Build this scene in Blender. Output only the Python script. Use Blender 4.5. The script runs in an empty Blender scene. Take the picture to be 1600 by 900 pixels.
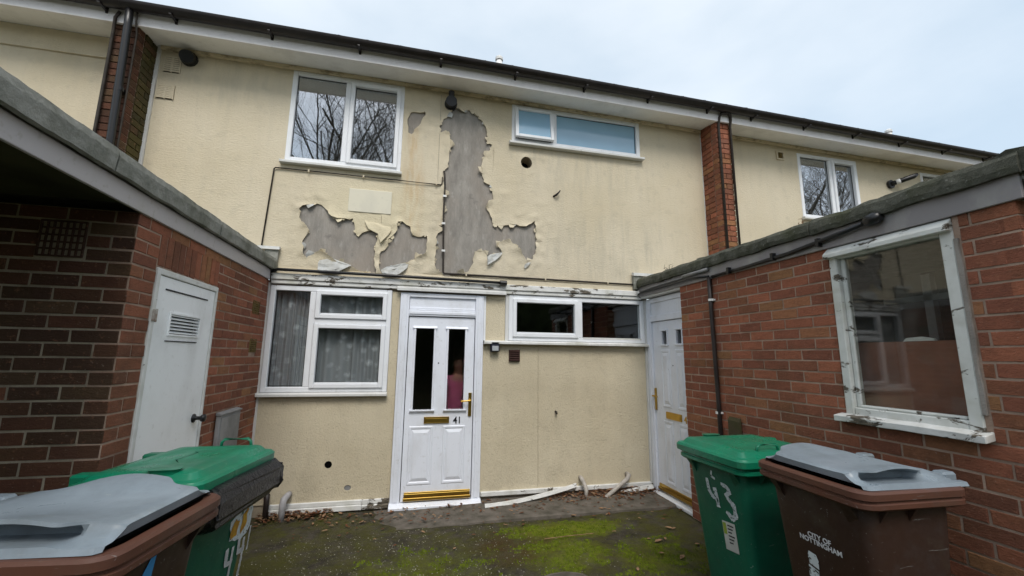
import bpy, bmesh, math, random
from math import radians as R, sin, cos, pi
from mathutils import Vector, Matrix, noise
from mathutils.geometry import delaunay_2d_cdt
random.seed(7)
SC = bpy.context.scene
COL = SC.collection

# ------------------------------------------------------------------ camera
cam = bpy.data.cameras.new('camera'); camo = bpy.data.objects.new('camera', cam); COL.objects.link(camo)
yaw, pitch, roll = 0.22561, 0.164005, 0.011505
fw = Vector((sin(yaw)*cos(pitch), cos(yaw)*cos(pitch), sin(pitch)))
rt0 = Vector((cos(yaw), -sin(yaw), 0)); up0 = rt0.cross(fw)
rt = rt0*cos(roll)+up0*sin(roll); up = -rt0*sin(roll)+up0*cos(roll)
camo.matrix_world = Matrix(((rt.x, up.x, -fw.x, -0.20751), (rt.y, up.y, -fw.y, -4.94815), (rt.z, up.z, -fw.z, 1.6135), (0, 0, 0, 1)))
cam.sensor_width = 36.0; cam.lens = 36.0*647.246/1600.0
cam.clip_start = 0.02; cam.clip_end = 2000
SC.camera = camo

# ------------------------------------------------------------------ sky, sun, exposure
SUN_EL, SUN_AZ = R(52), R(182)        # azimuth clockwise from +y: behind the photographer
w = bpy.data.worlds.new('World'); SC.world = w; w.use_nodes = True
nt = w.node_tree; nt.nodes.clear()
def N(t, **k):
    n = nt.nodes.new(t)
    for a, b in k.items(): setattr(n, a, b)
    return n
sky = N('ShaderNodeTexSky', sky_type='NISHITA'); sky.sun_disc = False
sky.sun_elevation = SUN_EL; sky.sun_rotation = SUN_AZ; sky.dust_density = 2.0; sky.air_density = 1.0
tc = N('ShaderNodeTexCoord'); mp = N('ShaderNodeMapping'); mp.inputs['Scale'].default_value = (1.0, 1.0, 2.2)
nz = N('ShaderNodeTexNoise'); nz.inputs['Scale'].default_value = 1.25; nz.inputs['Detail'].default_value = 6; nz.inputs['Roughness'].default_value = .5
rp = N('ShaderNodeValToRGB'); rp.color_ramp.elements[0].position = .34; rp.color_ramp.elements[1].position = .64
rp.color_ramp.elements[0].color = (4.7, 5.6, 6.3, 1); rp.color_ramp.elements[1].color = (7.6, 8.0, 8.2, 1)
mx = N('ShaderNodeMix', data_type='RGBA'); mx.inputs[0].default_value = .68
bg = N('ShaderNodeBackground'); bg.inputs['Strength'].default_value = .1
wo = N('ShaderNodeOutputWorld')
L = nt.links.new
L(tc.outputs['Generated'], mp.inputs[0]); L(mp.outputs[0], nz.inputs['Vector']); L(nz.outputs[0], rp.inputs[0])
L(sky.outputs[0], mx.inputs[6]); L(rp.outputs[0], mx.inputs[7]); L(mx.outputs[2], bg.inputs[0]); L(bg.outputs[0], wo.inputs[0])
sl = bpy.data.lights.new('sun', 'SUN'); sl.energy = 1.5; sl.angle = R(26); sl.color = (1, .96, .9)
so = bpy.data.objects.new('sun', sl); COL.objects.link(so)
sd = Vector((sin(SUN_AZ)*cos(SUN_EL), cos(SUN_AZ)*cos(SUN_EL), sin(SUN_EL)))
so.rotation_euler = sd.to_track_quat('Z', 'Y').to_euler(); so.location = (0, -8, 12)
vs = SC.view_settings; vs.view_transform = 'Standard'; vs.look = 'None'; vs.exposure = 0.78; vs.gamma = 1.0

# ------------------------------------------------------------------ materials
class Mat:
    def __init__(s, name, rough=.7, spec=.3, metal=0.0):
        s.m = bpy.data.materials.new(name); s.m.use_nodes = True
        s.t = s.m.node_tree; s.b = s.t.nodes['Principled BSDF']; s.out = s.t.nodes['Material Output']
        s.b.inputs['Roughness'].default_value = rough; s.b.inputs['Specular IOR Level'].default_value = spec
        s.b.inputs['Metallic'].default_value = metal
    def n(s, t, **k):
        n = s.t.nodes.new(t)
        for a, b in k.items(): setattr(n, a, b)
        return n
    def lk(s, a, b): s.t.links.new(a, b)
    def pos(s, scale=(1, 1, 1), obj=False):
        if obj: o = s.n('ShaderNodeTexCoord').outputs['Object']
        else: o = s.n('ShaderNodeNewGeometry').outputs['Position']
        mp = s.n('ShaderNodeMapping'); mp.inputs['Scale'].default_value = scale; s.lk(o, mp.inputs[0]); return mp.outputs[0]
    def noise(s, sc, det=4, vec=None, rough=.55, dist=0):
        x = s.n('ShaderNodeTexNoise'); x.inputs['Scale'].default_value = sc; x.inputs['Detail'].default_value = det
        x.inputs['Roughness'].default_value = rough; x.inputs['Distortion'].default_value = dist
        s.lk(vec if vec is not None else s.pos(), x.inputs['Vector']); return x.outputs[0]
    def voro(s, sc, vec=None, feature='F1', out='Distance'):
        x = s.n('ShaderNodeTexVoronoi', feature=feature); x.inputs['Scale'].default_value = sc
        s.lk(vec if vec is not None else s.pos(), x.inputs['Vector']); return x.outputs[out]
    def ramp(s, f, a, b, ca=(0, 0, 0), cb=(1, 1, 1)):
        x = s.n('ShaderNodeValToRGB'); e = x.color_ramp.elements
        e[0].position = a; e[1].position = b; e[0].color = (*ca, 1); e[1].color = (*cb, 1); s.lk(f, x.inputs[0]); return x.outputs[0]
    def mix(s, f, a, b, mode='MIX'):
        x = s.n('ShaderNodeMix', data_type='RGBA', blend_type=mode)
        for i, v in ((0, f), (6, a), (7, b)):
            if isinstance(v, (int, float)): x.inputs[i].default_value = v
            elif isinstance(v, tuple): x.inputs[i].default_value = (*v, 1)
            else: s.lk(v, x.inputs[i])
        return x.outputs[2]
    def math(s, op, a, b=0.0, c=None):
        x = s.n('ShaderNodeMath', operation=op)
        for i, v in enumerate((a, b) if c is None else (a, b, c)):
            if isinstance(v, (int, float)): x.inputs[i].default_value = v
            else: s.lk(v, x.inputs[i])
        return x.outputs[0]
    def xyz(s, obj=False):
        x = s.n('ShaderNodeSeparateXYZ'); s.lk(s.pos(obj=obj), x.inputs[0]); return x.outputs
    def color(s, c):
        if isinstance(c, tuple): s.b.inputs['Base Color'].default_value = (*c, 1)
        else: s.lk(c, s.b.inputs['Base Color'])
        return s
    def bump(s, h, st=.3, d=.01, prev=None):
        x = s.n('ShaderNodeBump'); x.inputs['Strength'].default_value = st; x.inputs['Distance'].default_value = d
        s.lk(h, x.inputs['Height'])
        if prev is not None: s.lk(prev, x.inputs['Normal'])
        s.lk(x.outputs[0], s.b.inputs['Normal']); return x.outputs[0]
    def rough(s, f): s.lk(f, s.b.inputs['Roughness'])

def blob(m, xo, zo, x0, z0, rx, rz):           # soft elliptical stain mask in wall coordinates
    a = m.math('DIVIDE', m.math('SUBTRACT', xo, x0), rx); b = m.math('DIVIDE', m.math('SUBTRACT', zo, z0), rz)
    d = m.math('ADD', m.math('MULTIPLY', a, a), m.math('MULTIPLY', b, b))
    return m.math('MAXIMUM', m.math('SUBTRACT', 1.0, d), 0.0)

def mat_cream():
    m = Mat('cream_render', .8, .2); X, Y, Z = m.xyz()
    base = m.mix(m.ramp(m.noise(.9, 5), .35, .7), (.61, .53, .38), (.68, .605, .465))
    st = m.ramp(m.noise(1.0, 6, m.pos((9, 9, .7))), .5, .78)                    # rain streaks
    base = m.mix(m.math('MULTIPLY', st, .20), base, (.40, .37, .30))
    gr = m.ramp(m.noise(7, 8), .56, .8); base = m.mix(m.math('MULTIPLY', gr, .32), base, (.34, .31, .24))
    rust = m.math('MULTIPLY', m.math('MAXIMUM', blob(m, X, Z, -.36, 4.2, .10, .34), blob(m, X, Z, -.33, 3.5, .17, .85)), m.ramp(m.noise(4, 5, m.pos((6, 6, 1))), .34, .62))
    base = m.mix(m.math('MULTIPLY', rust, .38), base, (.50, .27, .06))
    wt = m.math('MULTIPLY', blob(m, X, Z, -.8, 3.3, .75, .6), .5)
    base = m.mix(wt, base, (.70, .63, .43))
    sp = m.ramp(m.voro(55), .06, .12, (1, 1, 1), (0, 0, 0)); sel = m.ramp(m.noise(3, 3), .56, .62)
    base = m.mix(m.math('MULTIPLY', m.math('MULTIPLY', sp, sel), .5), base, (.16, .14, .11))
    runs = m.math('MAXIMUM', blob(m, X, Z, 1.8, 4.30, 1.05, .75), m.math('MAXIMUM', blob(m, X, Z, -2.6, 4.75, .7, .45), blob(m, X, Z, 2.3, 3.0, 1.2, .6)))
    rs = m.math('MULTIPLY', m.math('MINIMUM', m.math('MULTIPLY', runs, 1.6), 1.0), m.ramp(m.noise(1.3, 8, m.pos((6, 6, .9)), .7), .46, .70)); base = m.mix(m.math('MULTIPLY', rs, .38), base, (.36, .34, .27))
    m.color(base)
    h = m.math('ADD', m.noise(40, 5, m.pos((1, 1, 3.2))), m.math('MULTIPLY', m.noise(130, 3), .5)); m.bump(h, .55, .012); return m.m
def mat_cornice():
    m = Mat('grimy_cornice', .85, .2); n1 = m.noise(7, 8, m.pos((1, 1, 2)), .7); c = m.mix(m.ramp(n1, .50, .72), (.60, .51, .35), (.16, .125, .08)); m.color(c); m.bump(n1, .5, .01); return m.m
def mat_pebble():
    m = Mat('rough_render_lower', .85, .2)
    base = m.mix(m.ramp(m.noise(1.3, 5), .35, .7), (.585, .51, .365), (.67, .595, .44))
    st = m.ramp(m.noise(1.2, 6, m.pos((8, 8, .8))), .5, .75); base = m.mix(m.math('MULTIPLY', st, .10), base, (.30, .27, .21))
    v = m.voro(70); pits = m.ramp(m.noise(70, 5, None, .6), .57, .68)
    base = m.mix(m.math('MULTIPLY', pits, .26), base, (.28, .24, .18))
    gr = m.ramp(m.noise(2.2, 7, None, .65), .52, .75); base = m.mix(m.math('MULTIPLY', gr, .30), base, (.34, .30, .22))
    m.color(base); b = m.bump(m.noise(62, 7, m.pos((1.25, 1, .9)), .7), .60, .016); m.bump(m.math('MULTIPLY', pits, -1.0), .4, .010, b); return m.m
def mat_board():
    m = Mat('bare_grey_boarding', .9, .15)
    a = m.noise(2.6, 8, m.pos((3.2, 3.2, .9)), .68); base = m.ramp(a, .32, .70, (.215, .20, .18), (.375, .35, .315))
    base = m.mix(m.math('MULTIPLY', m.ramp(m.noise(1.6, 5), .45, .65), .7), base, (.32, .275, .23)); sp = m.ramp(m.noise(10, 8, m.pos((1.5, 1.5, .6)), .72), .54, .72)
    base = m.mix(m.math('MULTIPLY', sp, .55), base, (.48, .455, .42)); dk = m.ramp(m.noise(6, 8, None, .7), .58, .72)
    base = m.mix(m.math('MULTIPLY', dk, .6), base, (.13, .12, .115)); st = m.ramp(m.noise(2, 6, m.pos((22, 22, .8))), .58, .7); base = m.mix(m.math('MULTIPLY', st, .22), base, (.14, .13, .12))
    m.color(base); m.bump(m.noise(45, 6, m.pos((1, 1, .5))), .5, .006); return m.m
def mat_brick(name, a, b, c, dark=0.0, moss=0.12):
    m = Mat(name, .88, .2); oi = m.n('ShaderNodeObjectInfo').outputs['Random']
    base = m.mix(m.ramp(oi, .1, .8), a, b); r2 = m.math('FRACT', m.math('MULTIPLY', oi, 17.31))
    base = m.mix(m.math('MULTIPLY', m.ramp(r2, .82, .97), .7), base, c)
    r3 = m.math('FRACT', m.math('MULTIPLY', oi, 71.7))
    mo = m.math('MULTIPLY', m.ramp(m.noise(2.0, 5), .5, .75), moss*3); base = m.mix(m.math('MULTIPLY', mo, m.ramp(r3, .3, .9)), base, (.12, .105, .03))
    gb = m.noise(.9, 6, None, .6); base = m.mix(m.math('MULTIPLY', m.ramp(gb, .46, .70), .55), base, (.075, .052, .030)); base = m.mix(m.math('MULTIPLY', m.ramp(m.noise(16, 9, m.pos((1, 1, 1.8)), .75), .46, .68), .42), base, (.075, .036, .026)); base = m.mix(m.math('MULTIPLY', m.ramp(m.noise(33, 6, None, .7), .58, .70), .4), base, (.46, .22, .13))
    sp = m.ramp(m.noise(60, 4), .66, .74); base = m.mix(m.math('MULTIPLY', sp, .35), base, (.42, .33, .27))
    wh = m.math('MULTIPLY', m.ramp(m.noise(1.7, 5), .62, .78), .16); base = m.mix(wh, base, (.36, .27, .22))
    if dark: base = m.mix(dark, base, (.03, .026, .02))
    m.color(base); b = m.bump(m.noise(60, 7, m.pos((1, 1, 2.2)), .7), .8, .010); m.bump(m.noise(18, 6, None, .7), .5, .014, b); return m.m
def mat_mortar(name, c1, c2):
    m = Mat(name, .95, .1); m.color(m.ramp(m.noise(6, 6), .35, .7, c1, c2)); m.bump(m.noise(90, 5), .6, .006); return m.m
def mat_upvc(name='white_upvc', c=(.80, .82, .85), dirt=.25):
    m = Mat(name, .38, .45); d = m.ramp(m.noise(3.2, 6, m.pos((1.5, 1.5, .8))), .5, .8); e = m.ramp(m.noise(26, 6), .6, .78)
    base = m.mix(m.math('MULTIPLY', d, dirt), c, (.42, .41, .38)); base = m.mix(m.math('MULTIPLY', e, dirt*.8), base, (.3, .28, .24))
    m.color(base); m.bump(m.noise(5, 3), .06, .004); return m.m
def mat_flaky(name='flaking_white_paint', thr=.60, c=(.72, .72, .70)):
    m = Mat(name, .7, .25); n1 = m.noise(5, 8, m.pos((1.2, 1.2, 2.6)), .68, .4); f = m.ramp(n1, thr, thr+.035)
    wood = m.ramp(m.noise(20, 5, m.pos((1, 1, 4))), .3, .7, (.035, .03, .024), (.20, .17, .13))
    pt = m.mix(m.math('MULTIPLY', m.ramp(m.noise(9, 6), .45, .75), .5), c, (.40, .39, .34))
    mo = m.ramp(m.noise(3.1, 5), .55, .72); pt = m.mix(m.math('MULTIPLY', mo, .35), pt, (.30, .30, .17))
    m.color(m.mix(f, pt, wood)); m.bump(m.math('SUBTRACT', 1.0, f), .6, .004); return m.m
def mat_plain(name, c, rough=.6, spec=.3, metal=0.0, var=.25, sc=8, c2=None, bump=.15, obj=False):
    m = Mat(name, rough, spec, metal); c2 = c2 or tuple(x*(1-var*2) for x in c)
    p = m.pos(obj=obj); m.color(m.ramp(m.noise(sc, 6, p), .35, .75, c, c2))
    if bump: m.bump(m.noise(sc*6, 4, p), bump, .004)
    return m.m
def schlick(m):
    lw = m.n('ShaderNodeLayerWeight'); lw.inputs['Blend'].default_value = .5
    return m.math('ADD', .04, m.math('MULTIPLY', .96, m.math('POWER', lw.outputs['Facing'], 5.0)))
def mat_glass(name, tint=(.75, .8, .8), refl=.10, rough=.01):
    m = Mat(name); fr = schlick(m)
    g = m.n('ShaderNodeBsdfGlossy'); g.inputs['Roughness'].default_value = rough; g.inputs['Color'].default_value = (.95, .97, 1, 1)
    t = m.n('ShaderNodeBsdfTransparent'); t.inputs['Color'].default_value = (*tint, 1)
    mx = m.n('ShaderNodeMixShader'); f = m.math('MINIMUM', m.math('ADD', fr, refl), 1.0)
    m.lk(f, mx.inputs[0]); m.lk(t.outputs[0], mx.inputs[1]); m.lk(g.outputs[0], mx.inputs[2]); m.lk(mx.outputs[0], m.out.inputs[0])
    bp = m.n('ShaderNodeBump'); bp.inputs['Strength'].default_value = .04; bp.inputs['Distance'].default_value = .01
    m.lk(m.noise(2.5, 2), bp.inputs['Height']); m.lk(bp.outputs[0], g.inputs['Normal']); return m.m
def mat_dirty_glass():
    m = Mat('dirty_old_glass'); fr = schlick(m)
    g = m.n('ShaderNodeBsdfGlossy'); g.inputs['Roughness'].default_value = .03
    t = m.n('ShaderNodeBsdfTransparent'); t.inputs['Color'].default_value = (.92, .93, .91, 1)
    d = m.n('ShaderNodeBsdfDiffuse'); d.inputs['Color'].default_value = (.30, .29, .26, 1)
    mx = m.n('ShaderNodeMixShader'); m.lk(m.math('ADD', fr, .02), mx.inputs[0]); m.lk(t.outputs[0], mx.inputs[1]); m.lk(g.outputs[0], mx.inputs[2])
    k = m.math('ADD', .03, m.math('MULTIPLY', m.ramp(m.noise(6, 8, None, .7), .5, .8), .12)); sp = m.ramp(m.voro(60), .04, .09, (1, 1, 1), (0, 0, 0))
    k = m.math('ADD', k, m.math('MULTIPLY', m.math('MULTIPLY', sp, m.ramp(m.noise(4, 3), .5, .6)), .3))
    m2 = m.n('ShaderNodeMixShader'); m.lk(k, m2.inputs[0]); m.lk(mx.outputs[0], m2.inputs[1]); m.lk(d.outputs[0], m2.inputs[2]); m.lk(m2.outputs[0], m.out.inputs[0]); return m.m
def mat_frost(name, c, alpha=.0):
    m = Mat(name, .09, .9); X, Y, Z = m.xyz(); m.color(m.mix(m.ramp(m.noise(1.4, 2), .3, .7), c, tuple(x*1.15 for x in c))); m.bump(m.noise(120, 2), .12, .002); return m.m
def mat_rippled():
    m = Mat('rippled_dark_glass'); r = m.n('ShaderNodeBsdfRefraction'); r.inputs['IOR'].default_value = 1.02; r.inputs['Roughness'].default_value = .28
    r.inputs['Color'].default_value = (.8, .8, .8, 1); g = m.n('ShaderNodeBsdfGlossy'); g.inputs['Roughness'].default_value = .12
    mx = m.n('ShaderNodeMixShader'); mx.inputs[0].default_value = .035; m.lk(r.outputs[0], mx.inputs[1]); m.lk(g.outputs[0], mx.inputs[2]); m.lk(mx.outputs[0], m.out.inputs[0]); return m.m
def mat_lace():
    m = Mat('lace_curtain', .9, .1); d = m.n('ShaderNodeBsdfDiffuse'); d.inputs['Color'].default_value = (.55, .56, .58, 1)
    t = m.n('ShaderNodeBsdfTransparent'); v = m.ramp(m.voro(9, m.pos((1, .2, 1))), .15, .42, (1, 1, 1), (0, 0, 0))
    k = m.math('ADD', .50, m.math('MULTIPLY', m.math('MULTIPLY', v, m.ramp(m.noise(14, 3), .35, .55)), .48))
    mx = m.n('ShaderNodeMixShader'); m.lk(k, mx.inputs[0]); m.lk(t.outputs[0], mx.inputs[1]); m.lk(d.outputs[0], mx.inputs[2]); m.lk(mx.outputs[0], m.out.inputs[0]); return m.m
def mat_ground():
    m = Mat('mossy_concrete', .92, .15); X, Y, Z = m.xyz()
    base = m.ramp(m.noise(5, 9, None, .72), .30, .70, (.026, .022, .016), (.12, .105, .08))
    ol = m.ramp(m.noise(2.3, 9, None, .75), .42, .58); base = m.mix(m.math('MULTIPLY', ol, .85), base, (.082, .078, .018))
    ol2 = m.ramp(m.noise(11, 8, None, .7), .50, .68); base = m.mix(m.math('MULTIPLY', ol2, .55), base, (.095, .105, .016))
    bl = m.math('MAXIMUM', blob(m, X, Y, 1.25, -.90, .85, .28), m.math('MULTIPLY', blob(m, X, Y, 1.1, -1.35, .6, .5), .8))
    bl = m.math('MAXIMUM', bl, m.math('MULTIPLY', blob(m, X, Y, -.1, -1.4, 1.0, .65), .55)); bl = m.math('MAXIMUM', bl, m.math('MULTIPLY', blob(m, X, Y, 1.9, -1.6, .8, .65), .62))
    k = m.ramp(m.math('MULTIPLY', bl, m.math('MULTIPLY', m.noise(7, 9, None, .75), 1.6)), .30, .80)
    base = m.mix(m.math('MULTIPLY', k, .9), base, (.19, .22, .012)); dk = m.ramp(m.noise(26, 6, None, .7), .50, .66); base = m.mix(m.math('MULTIPLY', m.math('MULTIPLY', dk, k), .7), base, (.045, .06, .01))
    br = m.math('MULTIPLY', blob(m, X, Y, .72, -1.15, .45, .40), m.ramp(m.noise(6, 8, None, .7), .36, .6)); base = m.mix(m.math('MULTIPLY', br, .9), base, (.075, .042, .016))
    v = m.ramp(m.voro(60), .16, .30, (1, 1, 1), (0, 0, 0)); sel = m.ramp(m.noise(8, 6, None, .7), .46, .6); left = m.ramp(m.math('ADD', m.math('MULTIPLY', X, -.25), m.math('MULTIPLY', m.noise(1.5, 3), .8)), .2, .5)
    base = m.mix(m.math('MULTIPLY', m.math('MULTIPLY', v, sel), m.math('ADD', .18, m.math('MULTIPLY', left, .35))), base, (.22, .21, .15))
    m.color(base); b = m.bump(m.noise(30, 8, None, .75), 1.0, .03); m.bump(m.noise(110, 4, None, .7), .7, .008, b); return m.m
def mat_bag():
    m = Mat('black_bag_film', .30, .5); m.color((.006, .006, .008)); p = m.pos(obj=True); a = m.noise(14, 6, p, .6, 1.2); r = m.math('ABSOLUTE', m.math('SUBTRACT', a, .5)); b = m.bump(r, .5, .03)
    r2 = m.math('ABSOLUTE', m.math('SUBTRACT', m.noise(38, 4, p, .6, .8), .5)); m.bump(r2, .25, .008, b); return m.m
def mat_coping(name='mossy_felt_coping', c1=(.19, .195, .165), c2=(.40, .395, .36)):
    m = Mat(name, .95, .1); a = m.ramp(m.noise(9, 8, None, .7), .3, .75, c1, c2)
    s = m.ramp(m.noise(3, 6), .5, .7); a = m.mix(m.math('MULTIPLY', s, .6), a, (.06, .065, .03)); l = m.ramp(m.noise(40, 4), .63, .72); a = m.mix(m.math('MULTIPLY', l, .5), a, (.30, .30, .27))
    m.color(a); m.bump(m.noise(22, 8, None, .7), .9, .02); return m.m
def mat_bin(name, c, c2, rough=.45):
    m = Mat(name, rough, .4); p = m.pos(obj=True); a = m.mix(m.ramp(m.noise(3, 6, p), .35, .75), c, c2)
    d = m.ramp(m.noise(7, 9, p, .75), .50, .70); a = m.mix(m.math('MULTIPLY', d, .42), a, tuple(x*.45+.035 for x in c)); s = m.ramp(m.noise(26, 4, m.pos((.25, 2.5, 2.2), True), .6, 1.0), .66, .70); a = m.mix(m.math('MULTIPLY', s, .30), a, (.42, .44, .42)); gm = m.ramp(m.noise(2.6, 7, p, .7), .55, .75); a = m.mix(m.math('MULTIPLY', gm, .35), a, (.10, .095, .06))
    m.color(a); m.rough(m.ramp(m.noise(6, 5, p), .3, .7, (rough-.08,)*3, (rough+.2,)*3)); m.bump(m.noise(60, 5, p), .12, .003); return m.m
def mat_paintmark(name, c, thr=.62):
    m = Mat(name, .7, .3); p = m.pos(); t = m.n('ShaderNodeBsdfTransparent'); mx = m.n('ShaderNodeMixShader'); m.color(c)
    m.lk(m.ramp(m.noise(55, 4, p), thr-.03, thr+.03), mx.inputs[0]); m.lk(m.b.outputs[0], mx.inputs[1]); m.lk(t.outputs[0], mx.inputs[2]); m.lk(mx.outputs[0], m.out.inputs[0]); return m.m

M = {}
M['cream'] = mat_cream(); M['cornice'] = mat_cornice(); M['pebble'] = mat_pebble(); M['board'] = mat_board()
M['brick'] = mat_brick('red_brick', (.385, .140, .080), (.245, .092, .058), (.36, .19, .085))
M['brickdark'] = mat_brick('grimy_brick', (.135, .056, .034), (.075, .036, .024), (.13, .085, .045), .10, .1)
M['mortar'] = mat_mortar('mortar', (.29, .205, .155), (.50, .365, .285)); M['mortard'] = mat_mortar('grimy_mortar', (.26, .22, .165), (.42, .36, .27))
M['upvc'] = mat_upvc(); M['upvc_dirty'] = mat_upvc('grubby_white_trim', (.66, .66, .64), .6); M['soffit'] = mat_upvc('soffit_paint', (.88, .87, .84), .35)
M['doorwhite'] = mat_upvc('door_white', (.78, .81, .88), .38); M['storewhite'] = mat_upvc('painted_store_door', (.95, .97, .98), .30)
M['flaky'] = mat_flaky(); M['flaky2'] = mat_flaky('rotten_white_timber', .555); M['flaky0'] = mat_flaky('old_white_paint', .655)
M['fascia'] = mat_upvc('weathered_grey_fascia', (.47, .445, .455), .9); M['fasciadark'] = mat_upvc('dirty_grey_fascia', (.25, .235, .24), .9); M['wfascia'] = mat_upvc('fascia_white', (.88, .85, .85), .3)
M['coping'] = mat_coping(); M['copingdark'] = mat_coping('black_mossy_felt', (.05, .052, .038), (.16, .16, .135)); M['black'] = mat_plain('black_plastic', (.012, .012, .013), .35, .45, 0, .2); M['gutter'] = mat_plain('dark_gutter', (.022, .017, .016), .4, .4, 0, .3)
M['tile'] = mat_plain('dark_roof_tile', (.045, .035, .032), .85, .2, 0, .25, 10, None, .5); M['brownpipe'] = mat_plain('brown_black_pipe', (.03, .022, .02), .45, .4, 0, .3)
M['cable'] = mat_plain('old_cable', (.05, .04, .032), .6, .3, 0, .3, 20); M['brass'] = mat_plain('brass', (.62, .40, .09), .28, .5, 1.0, .12, 6, None, .03)
M['dark'] = mat_plain('dark_room', (.05, .048, .045), .95, .05, 0, .2, 2, None, 0); M['roomwall'] = mat_plain('dim_room_paint', (.16, .15, .14), .95, .05, 0, .15, 2, None, 0); M['hole'] = mat_plain('painted_void', (.004, .004, .004), 1, 0, 0, .1, 3, None, 0)
M['glass'] = mat_glass('window_glass', (.93, .95, .95), .30); M['glassdim'] = mat_glass('ground_floor_glass', (.94, .96, .96), .02); M['oldglass'] = mat_dirty_glass()
M['dimroom'] = mat_plain('pale_room_paint', (.38, .375, .37), .95, .05, 0, .15, 2, None, 0); M['frost'] = mat_frost('frosted_sky_tinted_glass', (.25, .43, .58)); M['rippled'] = mat_rippled(); M['lace'] = mat_lace(); M['ground'] = mat_ground()  # frost: mirrored sky blue is put into the pane's base colour
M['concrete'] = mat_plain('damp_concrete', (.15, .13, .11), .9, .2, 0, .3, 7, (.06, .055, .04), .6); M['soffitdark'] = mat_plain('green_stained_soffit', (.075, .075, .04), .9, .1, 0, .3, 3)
M['greybox'] = mat_plain('galvanised_grey', (.30, .30, .30), .6, .3, 0, .25, 6); M['wpipe'] = mat_plain('grubby_white_plastic_pipe', (.50, .46, .41), .5, .3, 0, .25, 16); M['gpipe'] = mat_plain('pale_grey_pipe', (.42, .41, .42), .5, .3, 0, .15, 12)
M['leaf'] = mat_plain('dead_leaf', (.16, .065, .03), .85, .2, 0, .35, 25); M['leafpale'] = mat_plain('pale_dead_leaf', (.34, .21, .12), .85, .2, 0, .3, 25); M['moss'] = mat_plain('bright_moss', (.135, .175, .013), .95, .1, 0, .38, 22); M['grit'] = mat_plain('pale_grit', (.33, .31, .235), .9, .2, 0, .3, 20)
M['bgreen'] = mat_bin('green_bin_plastic', (.006, .115, .065), (.004, .075, .045)); M['lgreen'] = mat_bin('green_lid_plastic', (.006, .20, .105), (.005, .14, .075), .27)
M['bbrown'] = mat_bin('brown_bin_plastic', (.040, .018, .011), (.030, .014, .009)); M['brim'] = mat_bin('brown_rim_plastic', (.115, .046, .028), (.085, .034, .021)); M['lgrey'] = mat_bin('grey_lid_plastic', (.27, .32, .36), (.17, .205, .235), .30)
M['bag'] = mat_bag(); M['wpaint'] = mat_paintmark('white_number_paint', (.62, .68, .70), .60); M['wprint'] = mat_plain('white_print', (.72, .73, .75), .6, .3, 0, .04, 4, None, 0)
M['bluepaint'] = mat_plain('blue_sticker', (.05, .28, .60), .5, .3, 0, .05, 4, None, 0); M['yellowpaint'] = mat_plain('orange_yellow_paint', (.62, .36, .03), .6, .3, 0, .2, 30, (.30, .12, .02), 0); M['blackprint'] = mat_plain('black_print', (.015, .015, .018), .5, .3, 0, .1, 4, None, 0); M['greenprint'] = mat_plain('green_print', (.30, .38, .06), .6, .3, 0, .05, 4, None, 0)
M['sticker'] = mat_plain('sticker_paper', (.55, .56, .53), .6, .3, 0, .15, 9, None, 0); M['stickergreen'] = mat_plain('faded_sticker', (.30, .37, .30), .6, .3, 0, .15, 9, None, 0)
M['bark'] = mat_plain('tree_bark', (.17, .15, .125), .9, .1, 0, .25, 4); M['added_hedge'] = mat_plain('added_hedge_leaf', (.05, .065, .025), .9, .1, 0, .4, 1.5); M['plank'] = mat_plain('mossy_plank', (.085, .07, .045), .9, .1, 0, .3, 8, (.06, .06, .025), .5)
M['pink'] = mat_plain('pink_cotton', (.62, .15, .30), .85, .1, 0, .08, 10, None, 0); M['skin'] = mat_plain('skin', (.55, .30, .21), .55, .3, 0, .06, 10, None, 0); M['trouser'] = mat_plain('dark_trousers', (.03, .03, .045), .9, .1, 0, .1, 10, None, 0); M['hair'] = mat_plain('brown_hair', (.05, .028, .016), .7, .3, 0, .2, 30, None, 0)
M['ventbrown'] = mat_plain('brown_vent_plastic', (.06, .028, .022), .5, .35, 0, .2, 12); M['lampcase'] = mat_plain('dark_lamp_case', (.02, .02, .035), .4, .4, 0, .1, 8); M['lens'] = mat_plain('lamp_lens', (.42, .44, .46), .25, .5, 0, .05, 8); M['whitestuff'] = mat_plain('white_oddment', (.78, .78, .76), .6, .3, 0, .08, 8)
M['peelback'] = mat_plain('underside_of_paint', (.56, .57, .56), .75, .2, 0, .15, 14, (.36, .35, .31)); M['olivebrick'] = mat_brick('algae_brick', (.085, .07, .025), (.055, .05, .022), (.11, .06, .035), 0, .3)
M['rust'] = mat_plain('rusty_white_hinge', (.50, .47, .43), .8, .2, 0, .3, 30, (.16, .07, .03)); M['soot'] = mat_plain('sooty_airbrick', (.030, .022, .017), .9, .1, 0, .2, 12); M['redboard'] = mat_plain('red_brown_board', (.32, .13, .085), .8, .2, 0, .2, 5); M['greyvent'] = mat_plain('ochre_vent', (.20, .14, .05), .8, .2, 0, .3, 20)

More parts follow.
